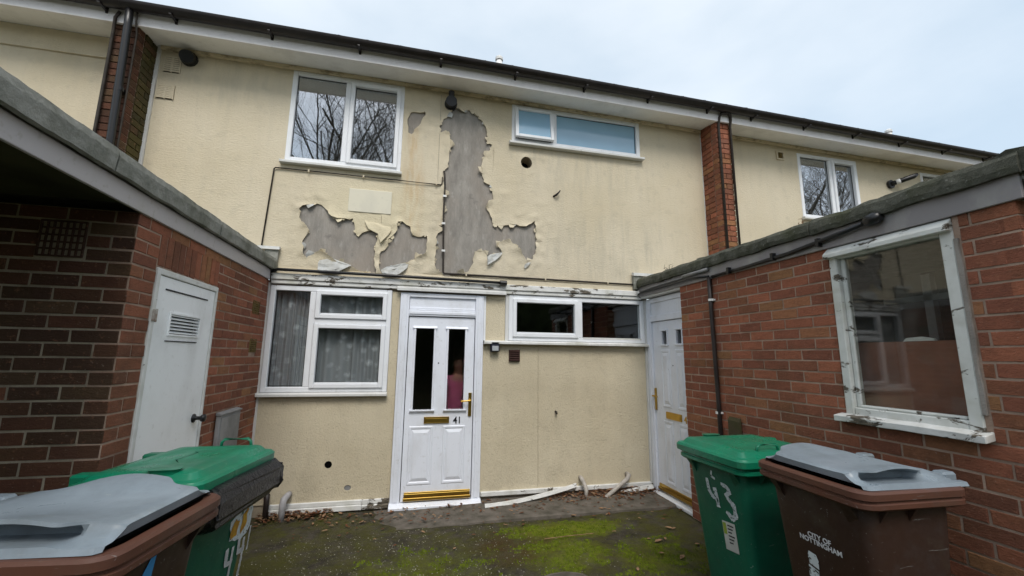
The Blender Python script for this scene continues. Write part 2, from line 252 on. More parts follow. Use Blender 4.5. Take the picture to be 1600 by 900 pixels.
# ------------------------------------------------------------------ mesh helpers
def wl(o):
    v = Vector((0, 0, 0))
    while o is not None: v += o.location; o = o.parent
    return v
class MB:
    def __init__(s): s.v = []; s.f = []; s.mi = []
    def add(s, vs, fs, k=0):
        o = len(s.v); s.v += [tuple(p) for p in vs]; s.f += [tuple(o+i for i in q) for q in fs]; s.mi += [k]*len(fs); return s
    def box(s, x0, x1, y0, y1, z0, z1, k=0):
        if x0 > x1: x0, x1 = x1, x0
        if y0 > y1: y0, y1 = y1, y0
        if z0 > z1: z0, z1 = z1, z0
        return s.add([(x0, y0, z0), (x1, y0, z0), (x1, y1, z0), (x0, y1, z0), (x0, y0, z1), (x1, y0, z1), (x1, y1, z1), (x0, y1, z1)],
                     [(0, 3, 2, 1), (4, 5, 6, 7), (0, 1, 5, 4), (1, 2, 6, 5), (2, 3, 7, 6), (3, 0, 4, 7)], k)
    def tube(s, pts, r, n=8, k=0, caps=True):
        pts = [Vector(p) for p in pts]; rs = r if isinstance(r, (list, tuple)) else [r]*len(pts); rings = []
        ref = None
        for i, p in enumerate(pts):
            d = (pts[min(i+1, len(pts)-1)]-pts[max(i-1, 0)]).normalized()
            if ref is None: ref = Vector((0, 0, 1)) if abs(d.z) < .9 else Vector((1, 0, 0))
            a = d.cross(ref)
            if a.length < 1e-4: ref = Vector((0, 1, 0)); a = d.cross(ref)
            a.normalize(); b = d.cross(a)
            sc = 1.0
            if 0 < i < len(pts)-1:
                c = (pts[i]-pts[i-1]).normalized().dot((pts[i+1]-pts[i]).normalized()); sc = min(1.4, 1/max(.5, math.sqrt(max(.05, (1+c)/2))))
            rings.append([p+(a*cos(2*pi*j/n)+b*sin(2*pi*j/n))*rs[i]*sc for j in range(n)]); ref = -b.cross(d) if False else ref
        return s.loft(rings, caps, k)
    def loft(s, rings, caps=True, k=0, flip=False):
        n = len(rings[0]); vs = [p for r in rings for p in r]; fs = []
        for i in range(len(rings)-1):
            for j in range(n):
                q = (i*n+j, i*n+(j+1) % n, (i+1)*n+(j+1) % n, (i+1)*n+j); fs.append(q)
        if caps: fs.append(tuple(range(n))[::-1]); fs.append(tuple((len(rings)-1)*n+j for j in range(n)))
        return s.add(vs, fs, k)
    def prism(s, poly, y0, y1, ax='y', k=0):
        """2-D outline (a, z) pushed between y0 and y1 along an axis"""
        def P(a, b, t): return (a, t, b) if ax == 'y' else ((t, a, b) if ax == 'x' else (a, b, t))
        n = len(poly); vs = [P(a, b, y0) for a, b in poly]+[P(a, b, y1) for a, b in poly]
        return s.add(vs, [tuple(range(n)), tuple(range(2*n-1, n-1, -1))]+[(j, (j+1) % n, n+(j+1) % n, n+j) for j in range(n)], k)
    def disc(s, c, r, ax='y', n=16, y1=None, k=0):
        return s.prism([((c[0] if ax != 'x' else c[1])+r*cos(2*pi*i/n), (c[2] if ax != 'z' else c[1])+r*sin(2*pi*i/n)) for i in range(n)], c['xyz'.index(ax)], y1, ax, k)
    def build(s, name, mat, parent=None, smooth=False, bevel=0, fix=True, origin=None):
        mats = mat if isinstance(mat, (list, tuple)) else [mat]
        me = bpy.data.meshes.new(name); vs = [Vector(p) for p in s.v]
        if origin is None:
            lo = [min(p[i] for p in vs) for i in range(3)]; hi = [max(p[i] for p in vs) for i in range(3)]
            c = Vector([(a+b)/2 for a, b in zip(lo, hi)])
        else: c = Vector(origin)
        me.from_pydata([p-c for p in vs], [], s.f)
        for m in mats: me.materials.append(M[m] if isinstance(m, str) else m)
        if len(mats) > 1: me.polygons.foreach_set('material_index', s.mi)
        if fix or bevel:
            bm = bmesh.new(); bm.from_mesh(me)
            if bevel: bmesh.ops.bevel(bm, geom=[e for e in bm.edges if len(e.link_faces) == 2 and e.calc_face_angle(0) > .6], offset=bevel, segments=1, affect='EDGES', clamp_overlap=True)
            if fix: bmesh.ops.recalc_face_normals(bm, faces=bm.faces)
            bm.to_mesh(me); bm.free()
        if smooth: me.polygons.foreach_set('use_smooth', [True]*len(me.polygons))
        me.update()
        o = bpy.data.objects.new(name, me); COL.objects.link(o); o.parent = parent; o.location = c-wl(parent); return o
def smooth_angle(o, a=35):
    bm = bmesh.new(); bm.from_mesh(o.data)
    for f in bm.faces: f.smooth = True
    for e in bm.edges: e.smooth = not (len(e.link_faces) == 2 and e.calc_face_angle(0) > R(a))
    bm.to_mesh(o.data); bm.free(); return o
def thing(name, label, cat, loc=(0, 0, 0), group=None):
    o = bpy.data.objects.new(name, None); COL.objects.link(o); o.empty_display_size = .2; o.location = loc; return tag(o, label, cat, group)
def tag(o, label=None, cat=None, group=None, kind=None):
    for k, v in (('label', label), ('category', cat), ('group', group), ('kind', kind)):
        if v: o[k] = v
    return o
def arc(cx, cz, r, a0, a1, n): return [(cx+r*cos(R(a0+(a1-a0)*i/n)), cz+r*sin(R(a0+(a1-a0)*i/n))) for i in range(n+1)]
def rrect(w, h, r, n=3, cx=0, cy=0):
    p = []
    for sx, sy, a in ((1, 1, 0), (-1, 1, 90), (-1, -1, 180), (1, -1, 270)):
        p += arc(cx+sx*(w/2-r), cy+sy*(h/2-r), r, a, a+90, n)
    return p
def text_mesh(body, size, depth=.0006, shear=0, bold=.0):
    cu = bpy.data.curves.new('t', 'FONT'); cu.body = body; cu.size = size; cu.extrude = depth; cu.align_x = 'CENTER'; cu.offset = bold; cu.shear = shear; cu.space_line = .82; cu.resolution_u = 3
    ob = bpy.data.objects.new('t', cu); COL.objects.link(ob); bpy.context.view_layer.update()
    me = bpy.data.meshes.new_from_object(ob.evaluated_get(bpy.context.evaluated_depsgraph_get())); bpy.data.objects.remove(ob); return me

# ------------------------------------------------------------------ bricks
def brick_mesh(seed):
    r = random.Random(seed); bm = bmesh.new(); bmesh.ops.create_cube(bm, size=1.0)
    # the exposed face is at -y; its edges are chamfered and a little worn
    fe = [e for e in bm.edges if all(v.co.y < 0 for v in e.verts)]
    bmesh.ops.bevel(bm, geom=fe, offset=.02, segments=1, affect='EDGES')
    for v in bm.verts: v.co += Vector((r.uniform(-.008, .008), r.uniform(-.008, .008), r.uniform(-.03, .03)))
    me = bpy.data.meshes.new('brick'); bm.to_mesh(me); bm.free(); return me
BRICKS = [brick_mesh(i) for i in range(5)]
BM = {}
def bmesh_for(mat, i):
    if (mat, i) not in BM: m = BRICKS[i].copy(); m.materials.append(M[mat]); BM[(mat, i)] = m
    return BM[(mat, i)]
CAMP = camo.matrix_world.translation.copy()
def brick_wall(parent, rects, O, U, Nrm, limit=300, other_parent=None):
    """rects: (u0,u1,z0,z1,material) faces on the plane through O along U; Nrm points out of the wall."""
    items = []
    for (u0, u1, z0, z1, mt) in rects:
        c = Vector(O)+Vector(U)*((u0+u1)/2)+Vector((0, 0, (z0+z1)/2)); items.append((c, u1-u0, z1-z0, mt, Vector(U), Vector(Nrm)))
    return items
def place_bricks(parent, items, limit=300):
    def key(it):
        d = it[0]-CAMP; z = d.dot(fw)
        if z < .1: return 0
        px = d.dot(rt)/z*647; py = d.dot(up)/z*647
        vis = 1.0 if abs(px) < 830 and abs(py) < 480 and it[5].dot(-d) > 0 else .0001
        return vis*it[1]*it[2]*abs(it[5].dot(d.normalized()))/z/z
    items = sorted(items, key=key, reverse=True); base = wl(parent); rest = MB(); rm = []
    for n, (c, w, h, mt, U, Nv) in enumerate(items):
        p = c+Nv*(-.0475+random.uniform(.0, .0035))
        if n < limit:
            me = bmesh_for(mt, random.randrange(5)); o = bpy.data.objects.new('brick', me); COL.objects.link(o); o.parent = parent
            ang = math.atan2(U.y, U.x)
            if abs(Nv.x*sin(ang)-Nv.y*cos(ang)-1) > .1: ang += pi
            o.rotation_euler = (random.uniform(-.006, .006), random.uniform(-.006, .006), ang+random.uniform(-.004, .004)); o.scale = (w, .10, h); o.location = p-base
        else:
            a = U*(w/2); b = Nv*.05; vs = [p+sx*a+sy*b+Vector((0, 0, sz*h/2)) for sz in (-1, 1) for sx, sy in ((-1, -1), (1, -1), (1, 1), (-1, 1))]
            rest.add(vs, [(0, 3, 2, 1), (4, 5, 6, 7), (0, 1, 5, 4), (1, 2, 6, 5), (2, 3, 7, 6), (3, 0, 4, 7)]); rm.append(mt)
    if rest.v: tag(rest.build('brick_remainder', rm[0], parent), kind='stuff')
def courses(u0, u1, z0, z1, ch, bl, openings=(), j=.0118, matf=None, phase=0.0, ztop=None):
    """stretcher-bond bricks as rects, cut round openings (u0,u1,z0,z1)"""
    out = []; nc = int(round((z1-z0)/ch))
    for c in range(nc):
        za = z0+c*ch+j/2; zb = z0+(c+1)*ch-j/2
        if zb > z1+.005: zb = z1
        segs = [(u0, u1)]
        for (a, b, oa, ob) in openings:
            if oa < (za+zb)/2 < ob:
                ns = []
                for s, e in segs:
                    if b <= s or a >= e: ns.append((s, e))
                    else:
                        if a-s > .02: ns.append((s, a))
                        if e-b > .02: ns.append((b, e))
                segs = ns
        off = u0+phase-(bl/2 if c % 2 else 0)
        for s, e in segs:
            k = math.floor((s-off)/bl); x = off+k*bl
            while x < e:
                a = max(x+j/2, s if x < s else x+j/2); b = min(x+bl-j/2, e); a = max(a, s)
                if b-a > .012: out.append((a, b, za, zb, matf((a+b)/2, (za+zb)/2) if matf else 'brick'))
                x += bl
    return out

# ------------------------------------------------------------------ ground
def ground_z(x, y): return .012*noise.noise((x*1.3, y*1.3, 0))+.006*noise.noise((x*7, y*7, 3))
mb = MB(); x0, x1, y0, y1, st = -2.4, 3.2, -5.0, 0.3, .04
nx = int((x1-x0)/st)+1; ny = int((y1-y0)/st)+1
for i in range(ny):
    for jx in range(nx):
        x = x0+jx*(x1-x0)/(nx-1); y = y0+i*(y1-y0)/(ny-1); e = min(1, min(x-x0, x1-x, y-y0, y1-y)/.3); mb.v.append((x, y, -.012+ground_z(x, y)*max(0, e)))
for i in range(ny-1):
    for jx in range(nx-1):
        a = i*nx+jx; mb.f.append((a, a+1, a+nx+1, a+nx)); mb.mi.append(0)
B = 600
for (a, b, c, d) in ((-B, B, y1, B), (-B, B, -B, y0), (-B, x0, y0, y1), (x1, B, y0, y1)):
    mb.add([(a, c, -.012), (b, c, -.012), (b, d, -.012), (a, d, -.012)], [(0, 1, 2, 3)])
g = mb.build('ground', 'ground', smooth=True, fix=False, origin=(0, 0, 0)); tag(g, 'mossy concrete yard between the two brick stores', kind='structure')
# concrete apron along the foot of the front wall
mb = MB(); n = 60; top = []; edge = []
for i in range(n+1):
    x = -.75+i*3.55/n; y = -.60+.018*noise.noise((x*4, 1, 0))+.012*noise.noise((x*17, 2, 0)); z = -.03+.052*min(1, (i+1)/26)
    zb = .01*noise.noise((x*5, 4, 0))
    top += [(x, .02, z+.005), (x, -.3, z+zb*.4), (x, y+.02, z), (x, y, z-.01), (x, y-.01, -.05)]
fs = []
for i in range(n):
    for k in range(4): a = i*5+k; fs.append((a, a+5, a+6, a+1))
mb.add(top, fs); tag(mb.build('path', 'concrete', smooth=False), 'damp concrete strip along the foot of the cream wall', kind='structure')

# ------------------------------------------------------------------ terraced houses (a row: this house, its left and its right neighbour)
XL, XP0, XP1, XR_ = -3.17, -3.395, 3.77, 3.995    # party-wall brick piers stand between these
EZ = 5.0                                          # height where wall meets soffit
def ez(x): return 4.955-max(0, x)*.0115           # lower edge of the fascia: the row has settled a little to the right
def strip(parent, name, mat, x0, x1, prof, ref=ez, n=8, smooth=False):
    m = MB(); m.loft([[(x0+(x1-x0)*i/n, y, z+ref(x0+(x1-x0)*i/n)) for y, z in prof] for i in range(n+1)]); return m.build(name, mat, parent, smooth)
HOLES = [
 [(-1.567,3.246),(-1.529,3.282),(-1.477,3.302),(-1.384,3.324),(-1.341,3.315),(-1.303,3.282),(-1.262,3.243),(-1.218,3.182),(-1.159,3.165),(-1.061,3.167),(-0.987,3.18),(-0.969,3.127),(-0.954,3.042),(-0.929,2.974),(-0.873,3.016),(-0.815,3.042),(-0.756,3.062),(-0.705,3.062),(-0.696,3.008),(-0.699,2.931),(-0.71,2.844),(-0.716,2.757),(-0.711,2.672),(-0.69,2.588),(-0.691,2.541),(-0.743,2.543),(-0.823,2.559),(-0.902,2.576),(-0.982,2.613),(-1.062,2.65),(-1.161,2.686),(-1.201,2.714),(-1.261,2.752),(-1.31,2.77),(-1.373,2.734),(-1.426,2.699),(-1.467,2.697),(-1.484,2.768),(-1.502,2.84),(-1.482,2.914),(-1.442,3.002),(-1.475,3.052),(-1.535,3.1),(-1.559,3.151)],
 [(-0.477,3.181),(-0.425,3.192),(-0.382,3.155),(-0.333,3.137),(-0.325,3.071),(-0.302,3.032),(-0.239,3.017),(-0.134,3.037),(-0.127,2.975),(-0.131,2.885),(-0.145,2.818),(-0.207,2.78),(-0.288,2.731),(-0.348,2.695),(-0.428,2.657),(-0.507,2.609),(-0.585,2.573),(-0.641,2.57),(-0.665,2.653),(-0.665,2.76),(-0.655,2.804),(-0.61,2.829),(-0.573,2.886),(-0.578,2.962),(-0.529,3.01),(-0.482,3.08),(-0.485,3.147)],
 [(0.161,4.761),(0.218,4.779),(0.261,4.731),(0.384,4.778),(0.394,4.725),(0.453,4.688),(0.505,4.624),(0.558,4.523),(0.578,4.365),(0.638,4.319),(0.614,4.245),(0.573,4.204),(0.533,4.146),(0.511,4.039),(0.514,3.9),(0.541,3.799),(0.624,3.765),(0.65,3.691),(0.659,3.64),(0.669,3.582),(0.604,3.55),(0.573,3.47),(0.632,3.358),(0.675,3.24),(0.79,3.237),(0.931,3.266),(1.099,3.255),(1.167,3.299),(1.218,3.342),(1.235,3.198),(1.236,2.986),(1.194,2.841),(1.135,2.78),(1.076,2.859),(1.026,2.947),(0.959,3.008),(0.867,3.072),(0.753,3.018),(0.729,2.967),(0.795,2.897),(0.683,2.841),(0.604,2.787),(0.594,2.867),(0.526,2.895),(0.448,2.882),(0.438,2.744),(0.379,2.629),(0.226,2.573),(0.089,2.557),(0.022,2.608),(-0.023,2.671),(-0.027,3.027),(0.01,3.189),(0.051,3.261),(0.056,3.4),(0.056,3.586),(0.032,3.748),(0.032,3.867),(0.091,3.95),(0.092,4.066),(0.093,4.125),(0.095,4.299),(0.084,4.385),(-0.029,4.404),(-0.034,4.544),(0.059,4.646),(0.081,4.695)],
 [(-0.402,4.613),(-0.227,4.648),(-0.214,4.605),(-0.266,4.523),(-0.295,4.446),(-0.347,4.389),(-0.377,4.325),(-0.421,4.343),(-0.433,4.45),(-0.421,4.561)]]
def seg_d(p, a, b):
    ab = (b[0]-a[0], b[1]-a[1]); t = ((p[0]-a[0])*ab[0]+(p[1]-a[1])*ab[1])/(ab[0]**2+ab[1]**2+1e-12); t = max(0, min(1, t))
    return math.hypot(p[0]-a[0]-t*ab[0], p[1]-a[1]-t*ab[1])
def inside(p, poly):
    c = False; n = len(poly)
    for i in range(n):
        a, b = poly[i], poly[i-1]
        if (a[1] > p[1]) != (b[1] > p[1]) and p[0] < (b[0]-a[0])*(p[1]-a[1])/(b[1]-a[1])+a[0]: c = not c
    return c
def ragged(poly, amp=.012, step=.035):
    out = []; n = len(poly)
    for i in range(n):
        a, b = Vector(poly[i]), Vector(poly[(i+1) % n]); k = max(1, int((b-a).length/step)); nr = Vector((-(b-a).y, (b-a).x)).normalized()
        for j in range(k):
            p = a.lerp(b, j/k); out.append(tuple(p+(nr*random.uniform(-amp, amp) if j else Vector((0, 0)))))
    return out
def render_skin(name, mat, parent, x0, x1, z0, z1, y, holes, rects, coarse=.14, fine=None, th=.012, wob=.004, bulge=0.0):
    """a coat of render with window openings (rects) and ragged peeled holes; its edges lift away from the wall"""
    loops = [[(x0, z0), (x1, z0), (x1, z1), (x0, z1)]]+[[(a, c), (b, c), (b, d), (a, d)] for a, b, c, d in rects]+holes
    pts = []; edges = []
    for lp in loops:
        o = len(pts); pts += [Vector(p) for p in lp]; edges += [(o+i, o+(i+1) % len(lp)) for i in range(len(lp))]
    nb = len(pts); allh = [h for h in holes]
    def ok(p, m):
        if not (x0+.02 < p[0] < x1-.02 and z0+.02 < p[1] < z1-.02): return False
        for a, b, c, d in rects:
            if a-m < p[0] < b+m and c-m < p[1] < d+m: return False
        for h in allh:
            if inside(p, h): return False
            if min(seg_d(p, h[i], h[i-1]) for i in range(len(h))) < m: return False
        return True
    def grid(a, b, c, d, s, m, skip=None):
        for i in range(int((b-a)/s)+1):
            for j in range(int((d-c)/s)+1):
                p = (a+i*s+random.uniform(-.3, .3)*s, c+j*s+random.uniform(-.3, .3)*s)
                if skip and skip[0] < p[0] < skip[1] and skip[2] < p[1] < skip[3]: continue
                if ok(p, m): pts.append(Vector(p))
    grid(x0, x1, z0, z1, coarse, .02, fine)
    if fine: grid(*fine[:4], .034, .011)
    V, E_, F, _, _, _ = delaunay_2d_cdt(pts, edges, [], 0, 1e-5)
    keep = []
    for f in F:
        c = sum((V[i] for i in f), Vector((0, 0)))/len(f)
        if not (x0 <= c.x <= x1 and z0 <= c.y <= z1): continue
        if any(a < c.x < b and cc < c.y < d for a, b, cc, d in rects): continue
        if any(inside(c, h) for h in allh): continue
        keep.append(tuple(f))
    co = []
    for p in V:
        yy = y-th-wob*noise.noise((p.x*2.3, p.y*2.3, 5))
        if allh and fine and fine[0]-.1 < p.x < fine[1]+.1:
            dd = min(min(seg_d(p, h[i], h[i-1]) for i in range(len(h))) for h in allh)
            if dd < .6:
                lift = max(0, noise.noise((p.x*5.5, p.y*5.5, 9))+.05)*math.exp(-dd/.030)*.060
                wr = max(0, noise.noise((p.x*9, p.y*11, 2)))*math.exp(-dd/.17)*.034+abs(noise.noise((p.x*19, p.y*19, 2)))*math.exp(-dd/.15)*.020
                low = 1.0 if p.y < 3.7 else .55
                yy -= (lift+wr)*low
        co.append((p.x, yy, p.y))
    m = MB(); m.add(co, keep); bm = bmesh.new()
    vs = [bm.verts.new(c) for c in co]
    for f in keep:
        try: bm.faces.new([vs[i] for i in f])
        except ValueError: pass
    for v in [v for v in bm.verts if not v.link_faces]: bm.verts.remove(v)
    bmesh.ops.recalc_face_normals(bm, faces=bm.faces)
    if sum(f.normal.y for f in bm.faces) > 0: bmesh.ops.reverse_faces(bm, faces=bm.faces)
    be = [e for e in bm.edges if e.is_boundary]; r = bmesh.ops.extrude_edge_only(bm, edges=be)
    for v in [g for g in r['geom'] if isinstance(g, bmesh.types.BMVert)]: v.co.y = min(v.co.y+.010, y+.001) if v.co.y < y-th-.02 else y+.001
    c = Vector(((x0+x1)/2, y, (z0+z1)/2))
    for v in bm.verts: v.co -= c
    me = bpy.data.meshes.new(name); bm.to_mesh(me); bm.free(); me.materials.append(M[mat])
    o = bpy.data.objects.new(name, me); COL.objects.link(o); o.parent = parent; o.location = c-wl(parent); return smooth_angle(o, 40)

def window(parent, x0, x1, z0, z1, y, mull, sashes, panes, mats=('upvc', 'glass', 'dark'), name='window', fw_=.055, sill=None, room=1.4, transom=None):
    """mull: x of mullions; sashes: (xa,xb,za,zb) opening lights with own frame; panes: (xa,xb,za,zb)"""
    m = MB(); d0, d1 = y-.022, y+.055
    m.box(x0, x0+fw_, d0, d1, z0, z1).box(x1-fw_, x1, d0, d1, z0, z1).box(x0+fw_, x1-fw_, d0, d1, z1-fw_, z1).box(x0+fw_, x1-fw_, d0, d1, z0, z0+fw_)
    for mu in mull: m.box(mu-.03, mu+.03, d0-.001, d1-.002, z0+fw_, z1-fw_)
    if transom: m.box(transom[0], transom[1], d0-.001, d1-.003, transom[2]-.03, transom[2]+.03)
    W = m.build(name, mats[0], parent, bevel=.006)
    for (a, b, c, d) in sashes:
        s = MB(); t = .048; s0, s1 = y-.042, y+.03
        s.box(a, a+t, s0, s1, c, d).box(b-t, b, s0, s1, c, d).box(a+t, b-t, s0, s1, d-t, d).box(a+t, b-t, s0, s1, c, c+t)
        s.box(a+t, b-t, s0+.008, s0+.02, c+t, c+t+.012)
        s.build('sash', mats[0], W, bevel=.007)
    for (a, b, c, d) in panes: MB().box(a, b, y+.012, y+.018, c, d).build('pane', mats[1], W)
    # black rubber line round each pane
    gk = MB()
    for (a, b, c, d) in panes:
        yy = y+.006; gk.box(a, a+.006, yy, yy+.005, c, d).box(b-.006, b, yy, yy+.005, c, d).box(a, b, yy, yy+.005, c, c+.006).box(a, b, yy, yy+.005, d-.006, d)
    gk.build('gasket', 'black', W)
    if sill: MB().prism([(-sill[2], sill[3]), (-sill[2], sill[3]+.03), (0.0, sill[3]+.045), (0.0, sill[3])], sill[0], sill[1], 'x').build('sill', sill[4] if len(sill) > 4 else 'upvc_dirty', W, bevel=.004)
    if room:
        r = MB(); a, b, c, d, e = x0+.01, x1-.01, z0+.01, z1-.01, y+room
        a2, b2, c2, d2 = a-.15, b+.15, c-.1, d+.1; yy = y+.06
        r.add([(a, yy, c), (b, yy, c), (b, yy, d), (a, yy, d), (a2, e, c2), (b2, e, c2), (b2, e, d2), (a2, e, d2)], [(0, 1, 5, 4), (1, 2, 6, 5), (2, 3, 7, 6), (3, 0, 4, 7), (4, 5, 6, 7)])
        r.build('room', mats[2], W)
    return W

H1 = thing('terraced_house', 'middle terraced house with peeling cream render, a white door and a long bare grey patch', 'house', (0, 0, 0), 'terraced houses in the row')
H0 = thing('terraced_house', 'terraced house at the far left behind the brick pier with the thick black downpipe', 'house', (-6, 0, 0), 'terraced houses in the row')
H2 = thing('terraced_house', 'terraced house at the right, cream walls clean, beyond the narrow red brick pier', 'house', (7, 0, 0), 'terraced houses in the row')

# walls: grey boarding behind, cream render in front
WA = (-1.775, -.487, 3.805, 4.955); WB = (.897, 2.76, 4.40, 4.935); WE = (5.497, 6.672, 3.772, 4.83); WF = (8.05, 9.2, 4.3, 4.80)
FLUEH = [(1.10+.078*cos(a*pi/7), 4.128+.078*sin(a*pi/7)) for a in range(14)]
def wall_board(parent, mat, x0, x1, z0, z1, y, rects, name='wall', th=.05):
    """board with rectangular openings, built as butted boxes"""
    m = MB(); xs = sorted({x0, x1}|{v for r in rects for v in r[:2]}); zs = sorted({z0, z1}|{v for r in rects for v in r[2:4]})
    for i in range(len(xs)-1):
        run = None
        for j in range(len(zs)-1):
            c = ((xs[i]+xs[i+1])/2, (zs[j]+zs[j+1])/2); solid = not any(a < c[0] < b and cc < c[1] < d for a, b, cc, d in rects)
            if solid and run is None: run = zs[j]
            if (not solid or j == len(zs)-2) and run is not None:
                m.box(xs[i], xs[i+1], y, y+th, run, zs[j+1] if solid else zs[j]); run = None
    return m.build(name, mat, parent)
wall_board(H1, 'board', XL, XP1, 2.50, EZ+.02, .002, [WA, WB, (1.01, 1.19, 4.04, 4.22)], 'wall')
for x in (-.03, .36, .665, 1.25):                   # joints between the grey boards
    pass
hs = [ragged(h, .013, .034) for h in HOLES]+[ragged(FLUEH, .010, .03)]
skin = render_skin('render_coat', 'cream', H1, XL+.035, XP1-.012, 2.545, EZ+.004, .0, hs, [WA, WB, (-.0365, -.0325, 4.56, 4.93), (-.037, -.0335, 3.74, 4.385), (.655, .6575, 3.95, 4.26), (-.672, -.6685, 3.10, 3.24)], .13, (-1.95, 1.5, 2.56, 4.85))
fk = MB()
for h in hs[:-2]:
    n = len(h); cx = sum(p[0] for p in h)/n; cz = sum(p[1] for p in h)/n
    for i in range(n):
        if random.random() > .26: continue
        a = Vector(h[i]); b = Vector(h[(i+1) % n]); t = (b-a).normalized(); nr = Vector((-t.y, t.x))
        if not inside(tuple((a+b)/2+nr*.012), h): nr = -nr
        mid = (a+b)/2; big = random.random()**1.5; wd = .010+.055*big*random.uniform(.5, 1)+random.uniform(0, .010); d = .008+.060*big*random.uniform(.5, 1)+random.uniform(0, .012); dn = random.uniform(-.012, .004); lift = random.uniform(.2, .6)*d; k = random.random() < .22
        q0 = mid-t*wd-nr*.006; q1 = mid+t*wd-nr*.006; tip0 = mid+nr*d-t*wd*random.uniform(.1, .7); tip1 = mid+nr*d*random.uniform(.4, 1)+t*wd*random.uniform(.1, .7)
        y0_ = -.016; P = [(q0.x, y0_, q0.y), (q1.x, y0_, q1.y), (tip1.x, y0_-lift, tip1.y+dn), (tip0.x, y0_-lift*random.uniform(.5, 1.2), tip0.y+dn)]
        fk.add(P+[(x, y+.003, z-.002) for x, y, z in P], [(0, 1, 2, 3), (7, 6, 5, 4), (0, 4, 5, 1), (1, 5, 6, 2), (2, 6, 7, 3), (3, 7, 4, 0)], 1 if k else 0)
tag(fk.build('paint_flakes', ['cream', 'peelback'], H1), kind='stuff')
MB().box(XL, XL+.033, -.030, .0, 2.5, EZ).build('edge_strip', 'upvc_dirty', H1); MB().box(XP1-.012, XP1, -.022, .0, 2.5, EZ).build('edge_strip', 'upvc_dirty', H1)
strip(H1, 'cornice_strip', 'cornice', XL+.04, XP1-.02, [(-.05, .0), (-.013, .0), (-.013, .042), (-.05, .040)])
wall_board(H0, 'board', -8.5, XP0, 0, EZ+.02, .002, []); render_skin('render_coat', 'cream', H0, -8.5, XP0-.01, 2.45, EZ, .0, [], [])
strip(H0, 'cornice_strip', 'cream', -8.5, XP0-.02, [(-.035, -.20), (-.013, -.20), (-.013, .045), (-.035, .042)])
wall_board(H2, 'board', XR_, 12.0, 0, EZ+.02, .002, [WE, WF]); render_skin('render_coat', 'cream', H2, XR_+.01, 12.0, 2.3, EZ, .0, [], [WE, WF])
strip(H2, 'cornice_strip', 'cornice', XR_+.02, 12, [(-.05, .0), (-.013, .0), (-.013, .042), (-.05, .040)])
# raised rectangular patch panel below the bedroom window, panel joint strips, cracks
MB().box(-1.05, -.565, -.026, -.008, 3.262, 3.545).build('patch_panel', mat_upvc('pale_patch_paint', (.70, .66, .53), .3), H1, bevel=.004)

# peeled flaps of paint hanging off the wall
def flap(P, curl, thick=.004):
    """P: outline of (x,z) points; the sheet curls outward and down towards its lower edge"""
    zt = max(p[1] for p in P); zb = min(p[1] for p in P); m = MB(); n = 5; xs0 = min(p[0] for p in P); xs1 = max(p[0] for p in P); rows = []
    def span(z):
        xs = []
        for i in range(len(P)):
            a, b = P[i], P[(i+1) % len(P)]
            if (a[1] > z) != (b[1] > z): xs.append(a[0]+(z-a[1])/(b[1]-a[1])*(b[0]-a[0]))
        return (min(xs), max(xs)) if len(xs) > 1 else (xs0*.5+xs1*.5-.01, xs0*.5+xs1*.5+.01)
    k = 5; top = []; bot = []
    for i in range(n+1):
        t = i/n; z = zt-(zt-zb)*min(.995, max(.005, t)); a, b = span(z)
        for j in range(k+1):
            x = a+(b-a)*j/k; out = curl*t*(1.15-.4*t)+.020*noise.noise((x*13, z*13, 1))
            top.append((x, -.022-out, z+.012*noise.noise((x*14, z*5, 4)))); bot.append((x, -.022-out+thick, z))
    q = [(i*(k+1)+j, i*(k+1)+j+1, (i+1)*(k+1)+j+1, (i+1)*(k+1)+j) for i in range(n) for j in range(k)]
    m.add(top, q); m.add(bot, [f[::-1] for f in q]); return m
flap([(-1.316, 2.65), (-1.18, 2.69), (-1.06, 2.655), (-.943, 2.628), (-1.0, 2.59), (-1.072, 2.543), (-1.13, 2.505), (-1.306, 2.515)], .06).build('paint_flap', 'peelback', H1)
flap([(-.645, 2.60), (-.547, 2.63), (-.43, 2.67), (-.327, 2.70), (-.344, 2.624), (-.441, 2.53), (-.52, 2.505), (-.601, 2.51)], .07).build('paint_flap', 'peelback', H1)
flap([(.604, 2.842), (.7, 2.88), (.796, 2.895), (.774, 2.843), (.69, 2.77), (.607, 2.715)], .05).build('paint_flap', 'peelback', H1)
flap([(1.075, 2.75), (1.13, 2.79), (1.175, 2.80), (1.12, 2.73), (1.08, 2.70)], .03).build('paint_flap', 'peelback', H1)
flap([(-.86, 3.17), (-.70, 3.16), (-.56, 3.15), (-.55, 3.05), (-.60, 2.98), (-.66, 2.90), (-.685, 2.96), (-.7, 3.06), (-.80, 3.05)], .035).build('paint_flap', 'cream', H1, smooth=True)

